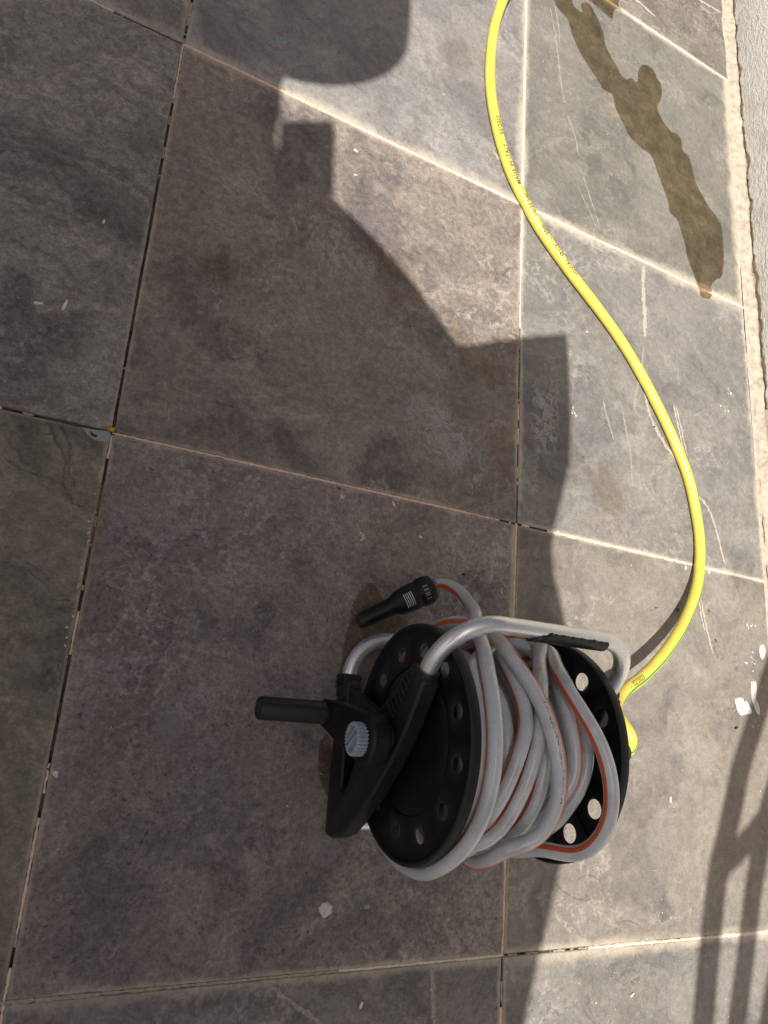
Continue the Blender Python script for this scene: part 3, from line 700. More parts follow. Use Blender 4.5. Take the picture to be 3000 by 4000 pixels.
# bead
V, F = [], []
w0 = smooth_noise(n, 18, .003, 4); w1 = smooth_noise(n, 5, .0012, 5); hz = smooth_noise(n, 6, .0016, 6); cr = smooth_noise(n, 3, .0008, 7)
xl = np.interp(ys, [-2.6, -.1, .2, .7, 2.6], [.605, .604, .602, .597, .594])
for k in range(n):
    h = .009 + hz[k]
    row = [(min(.5972, xl[k] + w0[k] + w1[k]), -.0012), (xl[k] + .004 + w0[k], .0012), (.606 + w1[k], .0028 + cr[k]), (.610 + cr[k], .0032 - abs(cr[k]) * 2.2), (.615, .0062 + hz[k] * .4), (.621 + w1[k], h), (.626, h + .001), (.629, h - .003)]
    V += [(x, ys[k], z) for x, z in row]
    m = len(row)
    if k:
        for q in range(m - 1): F.append((m * k - m + q, m * k - m + q + 1, m * k + q + 1, m * k + q))
wchild(mesh('mortar_bead', V, F, M_BEAD, smooth=True))

# ------------------------------------------------------------------ made-up sheet out of frame, its outline cut to cast the big shadow
H = 2.2
edge = [(884, -120), (886, 0), (884, 60), (878, 110), (862, 138), (835, 160), (800, 176), (760, 184), (715, 186), (670, 182), (635, 174), (614, 166), (607, 180), (605, 255), (598, 262), (594, 300), (599, 332), (604, 300), (607, 262),
        (716, 262), (720, 300), (718, 430), (760, 468), (800, 508), (850, 562), (900, 622), (945, 685), (985, 745), (1010, 747), (1060, 738), (1120, 729), (1222, 720), (1228, 800), (1232, 900), (1229, 1000),
        (1214, 1070), (1198, 1130), (1190, 1190), (1196, 1250), (1210, 1300), (1220, 1345), (1224, 1500), (1222, 1700), (1212, 1860), (1190, 1960), (1160, 2080), (1130, 2212), (1105, 2330)]
poly = [np.array([gd(*p)[0] - KX * H, gd(*p)[1] - KY * H]) for p in edge]
poly += [np.array([-2.3, -1.75]), np.array([-2.3, .78])]
can = empty('shadow_caster'); can.location = (-2.15, -.5, 0)
tag(can, 'made-up beige sheet on posts, unseen, shaped to cast the big shadow', 'sun_blocker')
def cchild(o): o.parent = can; o.matrix_parent_inverse = Matrix.Translation((2.15, .5, 0)); return o
n = len(poly)
tess = tessellate_polygon([[Vector((p[0], p[1], 0)) for p in poly]])
V = [(p[0], p[1], H + .004) for p in poly] + [(p[0], p[1], H) for p in poly]
F = [tuple(t) for t in tess] + [tuple(n + q for q in t[::-1]) for t in tess] + [(k, (k + 1) % n, n + (k + 1) % n, n + k) for k in range(n)]
cchild(mesh('caster_sheet', V, F, M_CASTER))


# ------------------------------------------------------------------ tubes
def frames(P, ref=None):
    T = np.gradient(P, axis=0); T /= np.linalg.norm(T, axis=1)[:, None]
    N = np.zeros_like(P)
    if ref is None:
        v = np.array([0, 0, 1.0]) if abs(T[0][2]) < .9 else np.array([1.0, 0, 0])
        for k in range(len(P)):
            v = v - T[k] * (v @ T[k]); v /= np.linalg.norm(v); N[k] = v
    else:
        for k in range(len(P)):
            v = ref[k] - T[k] * (ref[k] @ T[k]); v /= np.linalg.norm(v) + 1e-9; N[k] = v
    return T, N, np.cross(T, N)
def tube(name, P, r, mat, parent=None, seg=20, ref=None, twist=None, cap=True, rscale=None):
    P = np.asarray(P, float); T, N, B = frames(P, ref); n = len(P)
    s = np.r_[0, np.cumsum(np.linalg.norm(np.diff(P, axis=0), axis=1))]
    V, UV, F = [], [], []
    for k in range(n):
        tw = 0 if twist is None else twist[k]; rr = r * (1 if rscale is None else rscale[k])
        for q in range(seg + 1):
            a = 2 * math.pi * q / seg + tw
            V.append(P[k] + (N[k] * math.cos(a) + B[k] * math.sin(a)) * rr); UV.append((s[k], q / seg))
        if k:
            for q in range(seg): F.append(((k - 1) * (seg + 1) + q, (k - 1) * (seg + 1) + q + 1, k * (seg + 1) + q + 1, k * (seg + 1) + q))
    if cap:
        F.append([q for q in range(seg)][::-1]); F.append([(n - 1) * (seg + 1) + q for q in range(seg)])
    return mesh(name, V, F, mat, parent, smooth=True, uvs=UV)
def fillet(pts, rad, step=.004):
    pts = [np.array(p, float) for p in pts]; out = [pts[0]]
    for k in range(1, len(pts) - 1):
        a, b, c = pts[k - 1:k + 2]; d0 = (a - b) / np.linalg.norm(a - b); d1 = (c - b) / np.linalg.norm(c - b)
        ang = math.acos(np.clip(d0 @ d1, -1, 1)); r_ = rad if np.isscalar(rad) else rad[k - 1]
        t = r_ / math.tan(ang / 2); p0 = b + d0 * t; p1 = b + d1 * t
        bis = (d0 + d1) / np.linalg.norm(d0 + d1); cen = b + bis * r_ / math.sin(ang / 2)
        v0 = p0 - cen; v1 = p1 - cen; tot = math.pi - ang; m = max(6, int(tot * r_ / step))
        for q in range(m + 1):
            u = q / m; out.append(cen + (v0 * math.sin((1 - u) * tot) + v1 * math.sin(u * tot)) / math.sin(tot))
    out.append(pts[-1])
    P = np.array(out); s = np.r_[0, np.cumsum(np.linalg.norm(np.diff(P, axis=0), axis=1))]
    keep = np.r_[True, np.diff(s) > 1e-6]; P, s = P[keep], s[keep]
    si = np.linspace(0, s[-1], max(8, int(s[-1] / step)))
    return np.array([np.interp(si, s, P[:, k]) for k in range(3)]).T
def cyl(name, p0, p1, r, mat, parent=None, seg=24, r1=None, rings=None):
    """turned part from p0 to p1; rings = [(t, r)]"""
    p0 = np.array(p0, float); p1 = np.array(p1, float); rings = rings or [(0, r), (1, r if r1 is None else r1)]
    d = p1 - p0; L = np.linalg.norm(d); d /= L
    v = np.array([0, 0, 1.0]) if abs(d[2]) < .9 else np.array([0, 1.0, 0]); v -= d * (v @ d); v /= np.linalg.norm(v); b = np.cross(d, v)
    V, F = [], []
    for t, rr in rings:
        for q in range(seg):
            a = 2 * math.pi * q / seg; V.append(p0 + d * t * L + (v * math.cos(a) + b * math.sin(a)) * rr)
    for k in range(len(rings) - 1):
        for q in range(seg): F.append((k * seg + q, k * seg + (q + 1) % seg, (k + 1) * seg + (q + 1) % seg, (k + 1) * seg + q))
    F.append(list(range(seg))[::-1]); F.append([(len(rings) - 1) * seg + q for q in range(seg)])
    o = mesh(name, V, F, mat, parent); autosmooth(o); return o

# supports for the made-up sheet, and unseen bars added to cast the rail shadows
for yy in (-1.6, .6): cchild(cyl('caster_post', (-2.15, yy, -.0), (-2.15, yy, H), .03, M_STEEL))
cchild(cyl('caster_beam', (-2.15, -2.0, H + .03), (-2.15, 1.0, H + .03), .025, M_STEEL))
def shadow_bar(pts, r):
    P = [(gd(*p)[0] - KX * H, gd(*p)[1] - KY * H, H - .0) for p in pts]
    cchild(tube('caster_bar', resample(np.array(P), .03), r, M_STEEL, None, 12))
def z7(x, y): return 829.5 + x / 2, 1659 + y / 2
shadow_bar([(1690, 1380), z7(1560, -60), z7(1530, 60), z7(1490, 250), z7(1448, 430), z7(1415, 700), z7(1380, 1106), z7(1350, 1500)], .0225)
shadow_bar([(1720, 1600), z7(1680, 100), z7(1630, 330), z7(1592, 560), z7(1565, 800), z7(1525, 1106), z7(1480, 1500)], .0205)
shadow_bar([z7(1452, 425), z7(1500, 390), z7(1560, 330), z7(1620, 250), z7(1690, 170)], .020)
shadow_bar([z7(1720, 700), z7(1690, 900), z7(1660, 1080), z7(1630, 1400)], .018)
cchild(cyl('caster_beam', (-2.15, -1.5, H + .03), (.3, -1.5, H + .03), .02, M_STEEL))

# ------------------------------------------------------------------ hose reel
AY, AZ = -.326, .152            # axle height and place
XF, XB = -.249, -.054           # the two discs
reel = empty('hose_reel'); reel.location = (-.14, AY, 0)
tag(reel, 'black plastic hose reel with aluminium tube handle standing on the tiles', 'hose reel')
def rc(o, parent=None):
    o.parent = parent or reel
    o.matrix_parent_inverse = Matrix.Identity(4) if parent else Matrix.Translation((.14, -AY, 0)); return o

def disc(xc, sgn, hole0, rh):
    """flange with 12 holes; sgn = direction of the outer side"""
    bm = bmesh.new(); nh, m = 12, 10; r1, r2, rmid = .081, .1175, .0985
    thick = .003
    def P(r, a, x): return (x, AY + r * math.cos(a), AZ + r * math.sin(a))
    def ring_sector(x, flip):
        for k in range(nh):
            ac = math.radians(hole0) + k * 2 * math.pi / nh; ha = math.pi / nh
            outer, inner, mid_ = [], [], []
            for side in range(4):
                for q in range(m):
                    f_ = q / m
                    if side == 0: r, a = r1, ac - ha + 2 * ha * f_
                    elif side == 1: r, a = r1 + (r2 - r1) * f_, ac + ha
                    elif side == 2: r, a = r2, ac + ha - 2 * ha * f_
                    else: r, a = r2 - (r2 - r1) * f_, ac - ha
                    outer.append((r, a))
            cy, cz = rmid * math.cos(ac), rmid * math.sin(ac)
            vo, vi, vm = [], [], []
            for r, a in outer:
                py, pz = r * math.cos(a), r * math.sin(a); d = math.hypot(py - cy, pz - cz)
                dy, dz = (py - cy) / d, (pz - cz) / d
                vo.append(bm.verts.new((x, AY + py, AZ + pz)))
                vm.append(bm.verts.new((x, AY + cy + dy * (rh + .0035), AZ + cz + dz * (rh + .0035))))
                vi.append(bm.verts.new((x - flip * .0014, AY + cy + dy * rh, AZ + cz + dz * rh)))
            L = len(vo)
            for q in range(L):
                bm.faces.new((vo[q], vo[(q + 1) % L], vm[(q + 1) % L], vm[q]))
                bm.faces.new((vm[q], vm[(q + 1) % L], vi[(q + 1) % L], vi[q]))
            yield vi
    fa = list(ring_sector(xc + sgn * thick / 2, sgn)); fb = list(ring_sector(xc - sgn * thick / 2, -sgn))
    for A, B in zip(fa, fb):
        L = len(A)
        for q in range(L): bm.faces.new((A[q], A[(q + 1) % L], B[(q + 1) % L], B[q]))
    # turned hub plate and rolled rim
    def lathe(prof, seg=96):
        rows = [[bm.verts.new(P(r, 2 * math.pi * q / seg, x)) for q in range(seg)] for r, x in prof]
        for k in range(len(rows) - 1):
            for q in range(seg): bm.faces.new((rows[k][q], rows[k][(q + 1) % seg], rows[k + 1][(q + 1) % seg], rows[k + 1][q]))
    o_ = lambda v: xc + sgn * v
    lathe([(.012, o_(.0015)), (.055, o_(.0015)), (.076, o_(.0015)), (.0785, o_(.0002)), (.0795, o_(.0016)), (.0812, o_(.0016))])
    lathe([(.012, o_(-.0015)), (.06, o_(-.0015)), (.0812, o_(-.0015))])
    lathe([(.1172, o_(.0015)), (.119, o_(.0016)), (.1215, o_(.0032)), (.1235, o_(.005)), (.126, o_(.0052)), (.1276, o_(.004)), (.1282, o_(.0015)), (.1282, o_(-.004)), (.1276, o_(-.006)), (.1262, o_(-.0066)), (.1248, o_(-.0058)), (.124, o_(-.003)), (.1215, o_(-.0018)), (.119, o_(-.0015)), (.1172, o_(-.0015))])
    bmesh.ops.remove_doubles(bm, verts=bm.verts, dist=.00025)
    o = from_bm('side_disc', bm, M_PLA); autosmooth(o, 30); rc(o); return o
d1 = disc(XF, -1, 11, .0084); d2 = disc(XB, 1, 7, .0104)
rc(cyl('drum', (XF, AY, AZ), (XB, AY, AZ), .052, M_PLA, None, 40))
rc(cyl('axle', (-.29, AY, AZ), (.012, AY, AZ), .014, M_PLA, None, 24))
for xx in ((XB - .0015), ):            # moulded ribs on the inner face of the far disc
    for k in range(12):
        a = math.radians(7 + 15 + k * 30); r0, r1 = .083, .121
        V = []
        for r in (r0, r1):
            for s_ in (-.0008, .0008):
                for x in (xx, xx - .002): V.append((x, AY + r * math.cos(a) - s_ * math.sin(a), AZ + r * math.sin(a) + s_ * math.cos(a)))
        o = mesh('rib', V, [(0, 1, 3, 2), (4, 6, 7, 5), (0, 4, 5, 1), (2, 3, 7, 6), (1, 5, 7, 3), (0, 2, 6, 4)], M_PLA); rc(o, d2)

def extrude_yz(name, pts, x0, x1, mat, bev=.003):
    bm = bmesh.new(); a = [bm.verts.new((x0, y, z)) for y, z in pts]; b = [bm.verts.new((x1, y, z)) for y, z in pts]; n = len(pts)
    f1 = bm.faces.new(a); f2 = bm.faces.new(b[::-1])
    for k in range(n): bm.faces.new((a[k], b[k], b[(k + 1) % n], a[(k + 1) % n]))
    o = from_bm(name, bm, mat)
    if bev: bevel(o, bev, 2)
    autosmooth(o, 40); return o
# side frame: foot bar on the ground, slanting arm through the axle up to the handle
def side_frame(x0, x1, front):
    up = [(-.447, .004), (-.449, .022), (-.441, .048), (-.420, .080), (-.388, .120), (-.352, .157), (-.315, .187), (-.282, .209), (-.266, .2185)]
    en = [(-.2445, .1955)]
    lo = [(-.260, .174), (-.283, .144), (-.298, .118), (-.312, .101), (-.330, .086), (-.352, .072), (-.374, .060), (-.389, .050), (-.394, .043), (-.390, .037), (-.300, .035)]
    bar = [(-.268, .032), (-.262, .028), (-.262, .001), (-.40, .001), (-.444, .001)]
    o = extrude_yz('side_frame', (up + en + lo + bar)[::-1], x0, x1, M_PLA, .0035); rc(o)
    xf = (x0 + .001, x1 + .003) if front else (x0 - .018, x1 - .001)
    rc(extrude_yz('foot', [(-.4455, .0015), (-.4475, .024), (-.4405, .046), (-.428, .062), (-.412, .058), (-.404, .040), (-.404, .0015)], *xf, M_PLA, .003), o)
    # short strut from the foot to the hub, behind the crank
    s_ = extrude_yz('strut', [(-.272, .027), (-.288, .027), (-.322, .125), (-.306, .130)], x0 + .004, x1 - .003, M_PLA, .002); rc(s_, o)
    e = np.array([0, .70, .714]); 
    if front:
        for k in range(7):
            c = np.array([x0 - .0004, -.2585, .1935]) + np.array([0, -.0058, -.0060]) * k
            V = []
            for a in (-.0095, .0095):
                for b_ in (-.0012, .0012):
                    for dx in (-.0022, .004):
                        V.append((c[0] + dx, c[1] + a * .714 + b_ * .7 - .004, c[2] - a * .70 + b_ * .714 - .002))
            q = mesh('ridge', V, [(0, 1, 3, 2), (4, 6, 7, 5), (0, 4, 5, 1), (2, 3, 7, 6), (1, 5, 7, 3), (0, 2, 6, 4)], M_PLA); rc(q, o)
    return o
FX0, FX1 = -.2765, -.2545
f1 = side_frame(FX0, FX1, True); f2 = side_frame(-.019, .003, False)
# sockets
SX = (FX0 + FX1) / 2; SB = -.008
e = np.array([0, .76, .65]); e /= np.linalg.norm(e)
S0 = np.array([SX, -.2555, .207]); S1 = np.array([SB, -.2555, .207])
for s_, fr in ((S0, f1), (S1, f2)):
    rc(cyl('socket', s_ - e * .06, s_ + e * .004, .0138, M_PLA, None, 24, rings=[(0, .0085), (.35, .0118), (.6, .0138), (.95, .0140), (1, .0128)]), fr)
# handle tube
TR = .0098
Lh = .071
hp = fillet([S0 - e * .02, S0 + e * Lh, S1 + e * Lh, S1 - e * .02], [.062, .052])
hnd = rc(tube('handle', hp, TR, M_ALU, None, 28))
# worn half sleeve left under the bar
gx0, gx1 = -.165, -.062
HB = S0 + e * Lh
V, F = [], []; nseg = 60; na = 14
edge1 = smooth_noise(nseg + 1, 2, .05, 21); edge2 = smooth_noise(nseg + 1, 4, .05, 22)
for k in range(nseg + 1):
    x = gx0 + (gx1 - gx0) * k / nseg; t = k / nseg
    taper = min(1, t * 6 + .35, (1 - t) * 12 + .25)
    a0 = math.radians(106 + 45 * (1 - min(1, t * 5))) - edge1[k] * .9; a1 = math.radians(300) + edge2[k]
    for ro in (.0128, .0099):
        for q in range(na + 1):
            a = a0 + (a1 - a0) * q / na
            rr = ro if 0 < q < na else .0105
            V.append((x, HB[1] + rr * math.cos(a), HB[2] + rr * math.sin(a)))
    if k:
        w_ = 2 * (na + 1)
        for q in range(na): F.append(((k - 1) * w_ + q, (k - 1) * w_ + q + 1, k * w_ + q + 1, k * w_ + q))
        for q in range(na): F.append(((k - 1) * w_ + na + 1 + q, k * w_ + na + 1 + q, k * w_ + na + 2 + q, (k - 1) * w_ + na + 2 + q))
for k in (0, nseg):
    w_ = 2 * (na + 1)
    for q in range(na): F.append((k * w_ + q, k * w_ + q + 1, k * w_ + na + 2 + q, k * w_ + na + 1 + q))
g = mesh('grip_sleeve', V, F, M_GRIP); autosmooth(g, 50); rc(g, hnd)
# base tubes on the ground
bz = .0105
bt = fillet([(SX, -.275, bz), (SX, -.205, bz), (SB, -.205, bz), (SB, -.275, bz)], .056)
rc(tube('base_tube', bt, TR, M_ALU, None, 24))
rc(tube('base_tube', np.array([(x, -.432, .0125) for x in np.linspace(FX1 - .004, -.030, 20)]), TR, M_ALU, None, 24))
rc(extrude_yz('foot_socket', [(-.285, .001), (-.285, .028), (-.2545, .0255), (-.2545, .001)], FX0 - .001, FX1 + .002, M_PLA, .002), f1)
for k in range(3): rc(extrude_yz('ridge', [(-.272 + k * .006, .004), (-.272 + k * .006, .022), (-.269 + k * .006, .022), (-.269 + k * .006, .004)], FX0 - .0035, FX0, M_PLA, 0), f1)

# crank: arm from the axle down to the grip
def crank():
    n = 28; gy, gz, hr, gr = -.3045, .070, .0278, .0158
    c0 = np.array([AY - .002, AZ]); c1 = np.array([gy, gz]); dd = c1 - c0; D = np.linalg.norm(dd); a0 = math.atan2(dd[1], dd[0]); be = math.acos((hr - gr) / D)
    pts = []
    for q in range(n + 1):
        a = a0 + be + (2 * math.pi - 2 * be) * q / n; pts.append((c0[0] + hr * math.cos(a), c0[1] + hr * math.sin(a)))
    for q in range(13):
        a = a0 - be + 2 * be * q / 12; pts.append((c1[0] + gr * math.cos(a), c1[1] + gr * math.sin(a)))
    bm = bmesh.new(); A, B = [], []
    for y, z in pts:
        t = np.clip(((np.array([y, z]) - c0) @ dd) / D / D, 0, 1)
        A.append(bm.verts.new((-.309 - .014 * t, y, z))); B.append(bm.verts.new((-.286 - .017 * t, y, z)))
    m = len(pts); bm.faces.new(A); bm.faces.new(B[::-1])
    for k in range(m): bm.faces.new((A[k], B[k], B[(k + 1) % m], A[(k + 1) % m]))
    o = from_bm('crank', bm, M_PLA); bevel(o, .0035, 3); autosmooth(o, 45); rc(o)
    g = cyl('crank_grip', (-.318, gy, gz), (-.402, gy, gz), .0132, M_GRIP, None, 32, rings=[(0, .0132), (.02, .0136), (.05, .0132), (.96, .0131), (.985, .0126), (1, .0105), (1.0, .0095), (.985, .0085)]); rc(g, o)
    # toothed knob on the axle
    V, F, nt = [], [], 26
    ky, kz, kr = AY - .003, AZ, .0178
    for x, rs in ((-.306, 1.0), (-.320, 1.0), (-.3215, .94)):
        for q in range(nt * 4):
            a = 2 * math.pi * q / (nt * 4); rr = kr * rs * (1.0 if q % 4 in (0, 1) else .865)
            V.append((x, ky + rr * math.cos(a), kz + rr * math.sin(a)))
    L = nt * 4
    for k in range(2):
        for q in range(L): F.append((k * L + q, k * L + (q + 1) % L, (k + 1) * L + (q + 1) % L, (k + 1) * L + q))
    # dished face: rim, recess
    for rr, x in ((.0135, -.3215), (.0125, -.3165), (.0, -.3165)):
        if rr:
            for q in range(L):
                a = 2 * math.pi * q / L; V.append((x, ky + rr * math.cos(a), kz + rr * math.sin(a)))
        else: V.append((x, ky, kz))
    for k in range(2, 4):
        for q in range(L): F.append((k * L + q, k * L + (q + 1) % L, (k + 1) * L + (q + 1) % L, (k + 1) * L + q))
    for q in range(L): F.append((4 * L + q, 4 * L + (q + 1) % L, 5 * L))
    k_ = mesh('knob', V, F, M_KNOB); rc(k_, o)
    a = math.radians(52)
    for off in (-.0028, .0028):
        V = []
        for u in (-.0122, .0122):
            for v in (off - .0012, off + .0012):
                for x in (-.3160, -.3222): V.append((x, ky + u * math.cos(a) - v * math.sin(a), kz + u * math.sin(a) + v * math.cos(a)))
        b_ = mesh('knob_bar', V, [(0, 1, 3, 2), (4, 6, 7, 5), (0, 4, 5, 1), (2, 3, 7, 6), (1, 5, 7, 3), (0, 2, 6, 4)], M_KNOB); rc(b_, o)
crank()
# water inlet on the far side
rc(cyl('inlet', (.0, AY, AZ), (.056, AY, AZ), .012, M_PLA, None, 20, rings=[(0, .018), (.3, .017), (.35, .013), (1, .0125)]))

# ------------------------------------------------------------------ grey hose wound on the drum
HR = .0082
def on_cyl(x, y, rho):
    """pixel of the enlarged reel view -> (x, theta, rho) on a cylinder round the axle, near side"""
    d = ray(*z1(x, y)); oy, oz = CAM[1] - AY, CAM[2] - AZ
    a = d[1] ** 2 + d[2] ** 2; b = 2 * (oy * d[1] + oz * d[2]); c = oy * oy + oz * oz - rho * rho
    disc_ = b * b - 4 * a * c
    t = (-b - math.sqrt(disc_)) / (2 * a) if disc_ > 0 else -b / (2 * a)
    p = CAM + d * t
    return p[0], math.atan2(p[2] - AZ, p[1] - AY), math.hypot(p[1] - AY, p[2] - AZ)
PI = math.pi
# visible strands, bottom of the picture -> top; (points, rho, stripe angle from outward: + toward the far disc)
strands = [
 ('inner', -.222, .0655), ('inner', -.205, .066), ('inner', -.188, .0655), ('inner', -.171, .066), ('inner', -.154, .0655), ('inner', -.137, .066), ('inner', -.120, .0655), ('inner', -.103, .066),
 ('inner2', -.098, .081), ('inner2', -.114, .0815), ('inner2', -.130, .081), ('inner2', -.146, .0815), ('inner2', -.163, .081), ('inner2', -.180, .0815), ('inner2', -.197, .081), ('inner2', -.214, .0815), ('inner2', -.228, .081),
 ([(1062, 800), (1068, 700), (1052, 590), (1000, 490), (930, 420), (880, 375)], .096, -106),
 ([(1130, 760), (1140, 640), (1110, 530), (1060, 440), (1010, 360)], .097, 30),
 ([(1330, 965), (1385, 850), (1392, 740), (1360, 620), (1300, 480), (1255, 400)], .096, 140),
 ([(1215, 1010), (1330, 900), (1345, 780), (1325, 660), (1285, 520), (1230, 400), (1130, 320)], .104, 28),
 ([(1010, 1135), (1120, 1075), (1185, 970), (1212, 860), (1222, 760), (1218, 660), (1205, 560)], .104, -96),
 ([(930, 1120), (1050, 1045), (1130, 920), (1180, 780), (1205, 650), (1200, 500), (1195, 370), (1190, 260)], .1125, -103),
 ([(880, 1165), (950, 1110), (1040, 960), (1110, 790), (1150, 640), (1120, 520), (1060, 400), (990, 320)], .113, -101),
 ([(1215, 1155), (1290, 1178), (1370, 1178), (1440, 1125), (1487, 1030), (1492, 900), (1462, 770), (1410, 660), (1345, 560), (1280, 450), (1225, 360)], [.116, .127, .136, .141, .141, .137, .132, .127, .122, .117, .113], -88),
 ([(1080, 1150), (1170, 1130), (1245, 1050), (1282, 930), (1275, 790), (1240, 660), (1185, 530), (1095, 400), (1010, 310)], .1265, 28),
 ([(720, 1225), (800, 1195), (870, 1120), (925, 1010), (952, 880), (955, 760), (940, 640), (905, 510), (870, 430)], .1185, 140),
 ([(780, 1218), (870, 1160), (940, 1060), (985, 940), (1008, 800), (1010, 680), (1000, 540), (985, 440), (965, 330), (945, 240)], .1275, -113),
]
ctrl = []      # (x, theta unwrapped, rho, stripe)
turn = 0
prev_th = None
for si, st in enumerate(strands):
    if isinstance(st[0], str):
        pts = [(st[1] + random.uniform(-.001, .001), math.radians(a), st[2]) for a in (178, 135, 90, 45, 5)]; sa = random.choice((180, 90, -90, 180))
    else:
        rl = st[1] if isinstance(st[1], list) else [st[1]] * len(st[0]); pts = [on_cyl(x, y, r_) for (x, y), r_ in zip(st[0], rl)]; sa = st[2]
        pts = [(x, (th if th > -PI / 2 else th + 2 * PI), rho) for x, th, rho in pts]
    th0 = pts[0][1] - 2 * PI * turn
    if prev_th is not None:
        # hidden half underneath
        ex, et, er, ea = ctrl[-1]; nxs = pts[0]
        while th0 > et - .3: turn += 1; th0 -= 2 * PI
        gap = et - th0; m = max(2, int(gap / .55))
        for q in range(1, m):
            f_ = q / m; f2 = f_ * f_ * (3 - 2 * f_)
            rr = (er + (nxs[2] - er) * f2)
            ctrl.append((np.clip(ex + (nxs[0] - ex) * f2, -.238, -.064), et - gap * f_, rr, ea + (sa - ea) * f_))
    if si == len(strands) - 1:
        k0 = max(i_ for i_, c_ in enumerate(ctrl) if c_[3] == 140) ; et = ctrl[k0][1]; base = round((et - .9) / (2 * PI)) * 2 * PI
        bul = [(-.170, base + .30, .128), (-.188, base + .02, .1375), (-.198, base - .25, .1385), (-.203, base - .6, .134), (-.21, base - 1.1, .128)]
        tail_l = [c_ for c_ in ctrl[k0 + 1:] if c_[1] < bul[-1][1] - .3]
        ctrl = ctrl[:k0 + 1] + [(x_, t__, r__, -25) for x_, t__, r__ in bul if t__ < et - .1] + tail_l
    for x, th, rho in pts:
        t_ = th - 2 * PI * turn
        if ctrl and t_ > ctrl[-1][1] - .05: t_ = ctrl[-1][1] - .06
        ctrl.append((np.clip(x, -.239, -.062), t_, rho, sa))
    prev_th = ctrl[-1][1]
P0 = np.array([(x, AY + r * math.cos(t), AZ + r * math.sin(t), a) for x, t, r, a in ctrl])
# tail to the nozzle
NC, NTIP = bp(*z1(765, 98), .046), bp(*z1(466, 240), .014)
tail = [(bp(*z1(928, 190), .150)), (bp(*z1(890, 128), .108)), (bp(*z1(840, 93), .075)), (bp(*z1(797, 88), .054)), NC + (NTIP - NC) * .02]
tailA = [(-112), (-108), (-104), (-100), (-100)]
P0 = np.vstack([P0, [(*p, a) for p, a in zip(tail, tailA)]])
P1 = resample(P0, .0065)
X = P1[:, :3].copy(); ang = np.radians(P1[:, 3]); n = len(X)
thx = np.arctan2(X[:, 2] - AZ, X[:, 1] - AY)
ang = ang + np.where((np.abs(P1[:, 3]) < 135) & (np.arange(n) < n - 22), np.radians(35.5) - np.arctan2(.5, .7 * np.maximum(np.sin(thx), -.2)), 0); X0 = X.copy()
# let the turns push each other apart until they only touch
NT_ = n - 14
for it in range(60):
    kd = KDTree(n)
    for q in range(n): kd.insert(X[q], q)
    kd.balance()
    push = np.zeros_like(X); cnt = np.ones(n)
    for q in range(n):
        for co, j, dd_ in kd.find_range(X[q], 2 * HR * .985):
            if abs(j - q) > 6 and dd_ > 1e-9:
                push[q] += (X[q] - X[j]) / dd_ * (2 * HR * .985 - dd_) * .42; cnt[q] += 1
    X += push / np.sqrt(np.maximum(1, cnt - 1))[:, None]
    # smooth the displacement, keep near the traced run
    dX = X - X0; k = np.array([.25, .5, .25])
    for c in range(3): dX[1:-1, c] = .25 * dX[:-2, c] + .5 * dX[1:-1, c] + .25 * dX[2:, c]
    dX[-16:] *= .9
    X = X0 + dX * .985
    rad = np.hypot(X[:, 1] - AY, X[:, 2] - AZ); ok = np.arange(n) < NT_
    lowr = ok & (rad < .0605)
    X[lowr, 1] = AY + (X[lowr, 1] - AY) / rad[lowr] * .0605; X[lowr, 2] = AZ + (X[lowr, 2] - AZ) / rad[lowr] * .0605
    X[ok, 0] = np.clip(X[ok, 0], XF + .0035 + HR, XB - .0035 - HR)
    X[:, 2] = np.maximum(X[:, 2], HR + .001)
for _ in range(8): X[1:-12] = .25 * X[:-13] + .5 * X[1:-12] + .25 * X[2:-11]
for _ in range(10): ang[1:-1] = .25 * ang[:-2] + .5 * ang[1:-1] + .25 * ang[2:]
Pf = resample(np.c_[X, ang], .0042)
ang = Pf[:, 3]; X = Pf[:, :3]
ref = np.zeros_like(X); ref[:, 1] = X[:, 1] - AY; ref[:, 2] = X[:, 2] - AZ
ref[-30:, 2] += np.linspace(0, .25, 30)
ref /= np.linalg.norm(ref, axis=1)[:, None]
T_, N_, B_ = frames(X, ref)
# B = T x N; sign so that + angle leans to +x
sg = np.sign(B_[:, 0]); sg[sg == 0] = 1
hose = empty('grey_hose'); hose.location = (-.15, AY, 0)
tag(hose, 'grey braided hose with orange stripe wound on the reel, black nozzle at its end', 'hose')
def hc(o, parent=None):
    o.parent = parent or hose; o.matrix_parent_inverse = Matrix.Identity(4) if parent else Matrix.Translation((.15, -AY, 0)); return o
hc(tube('hose_tube', X, HR, M_GREY, None, 20, ref=ref, twist=ang * np.median(sg)))
# worn dotted print on the long crossing turn
pc = [bp(*z1(x, y), AZ + .118) for x, y in ((1248, 612), (1262, 655), (1283, 712), (1296, 765), (1308, 850))]
k0_ = np.argmin(np.linalg.norm(X - np.array([on_cyl(1258, 700, .1265)[0], AY, AZ + .1265]), axis=1))
V, F = [], []
for q in range(70):
    k_ = int(np.clip(k0_ + random.uniform(-13, 13), 2, len(X) - 3)); aa = math.radians(-15) + random.gauss(0, .09)
    side = B_[k_] * sg[k_]
    o_ = X[k_] + T_[k_] * random.uniform(-.002, .002); dr = N_[k_] * math.cos(aa) + side * math.sin(aa); c_ = o_ + dr * (HR + .00025)
    t1 = T_[k_]; t2 = np.cross(dr, t1); h1, h2 = random.uniform(.0002, .0006), random.uniform(.0002, .0005); i0 = len(V)
    V += [c_ + t1 * h1 * a_ + t2 * h2 * b_ for a_, b_ in ((-1, -1), (1, -1), (1, 1), (-1, 1))]; F.append((i0, i0 + 1, i0 + 2, i0 + 3))
hc(mesh('worn_print', V, F, M_INK))
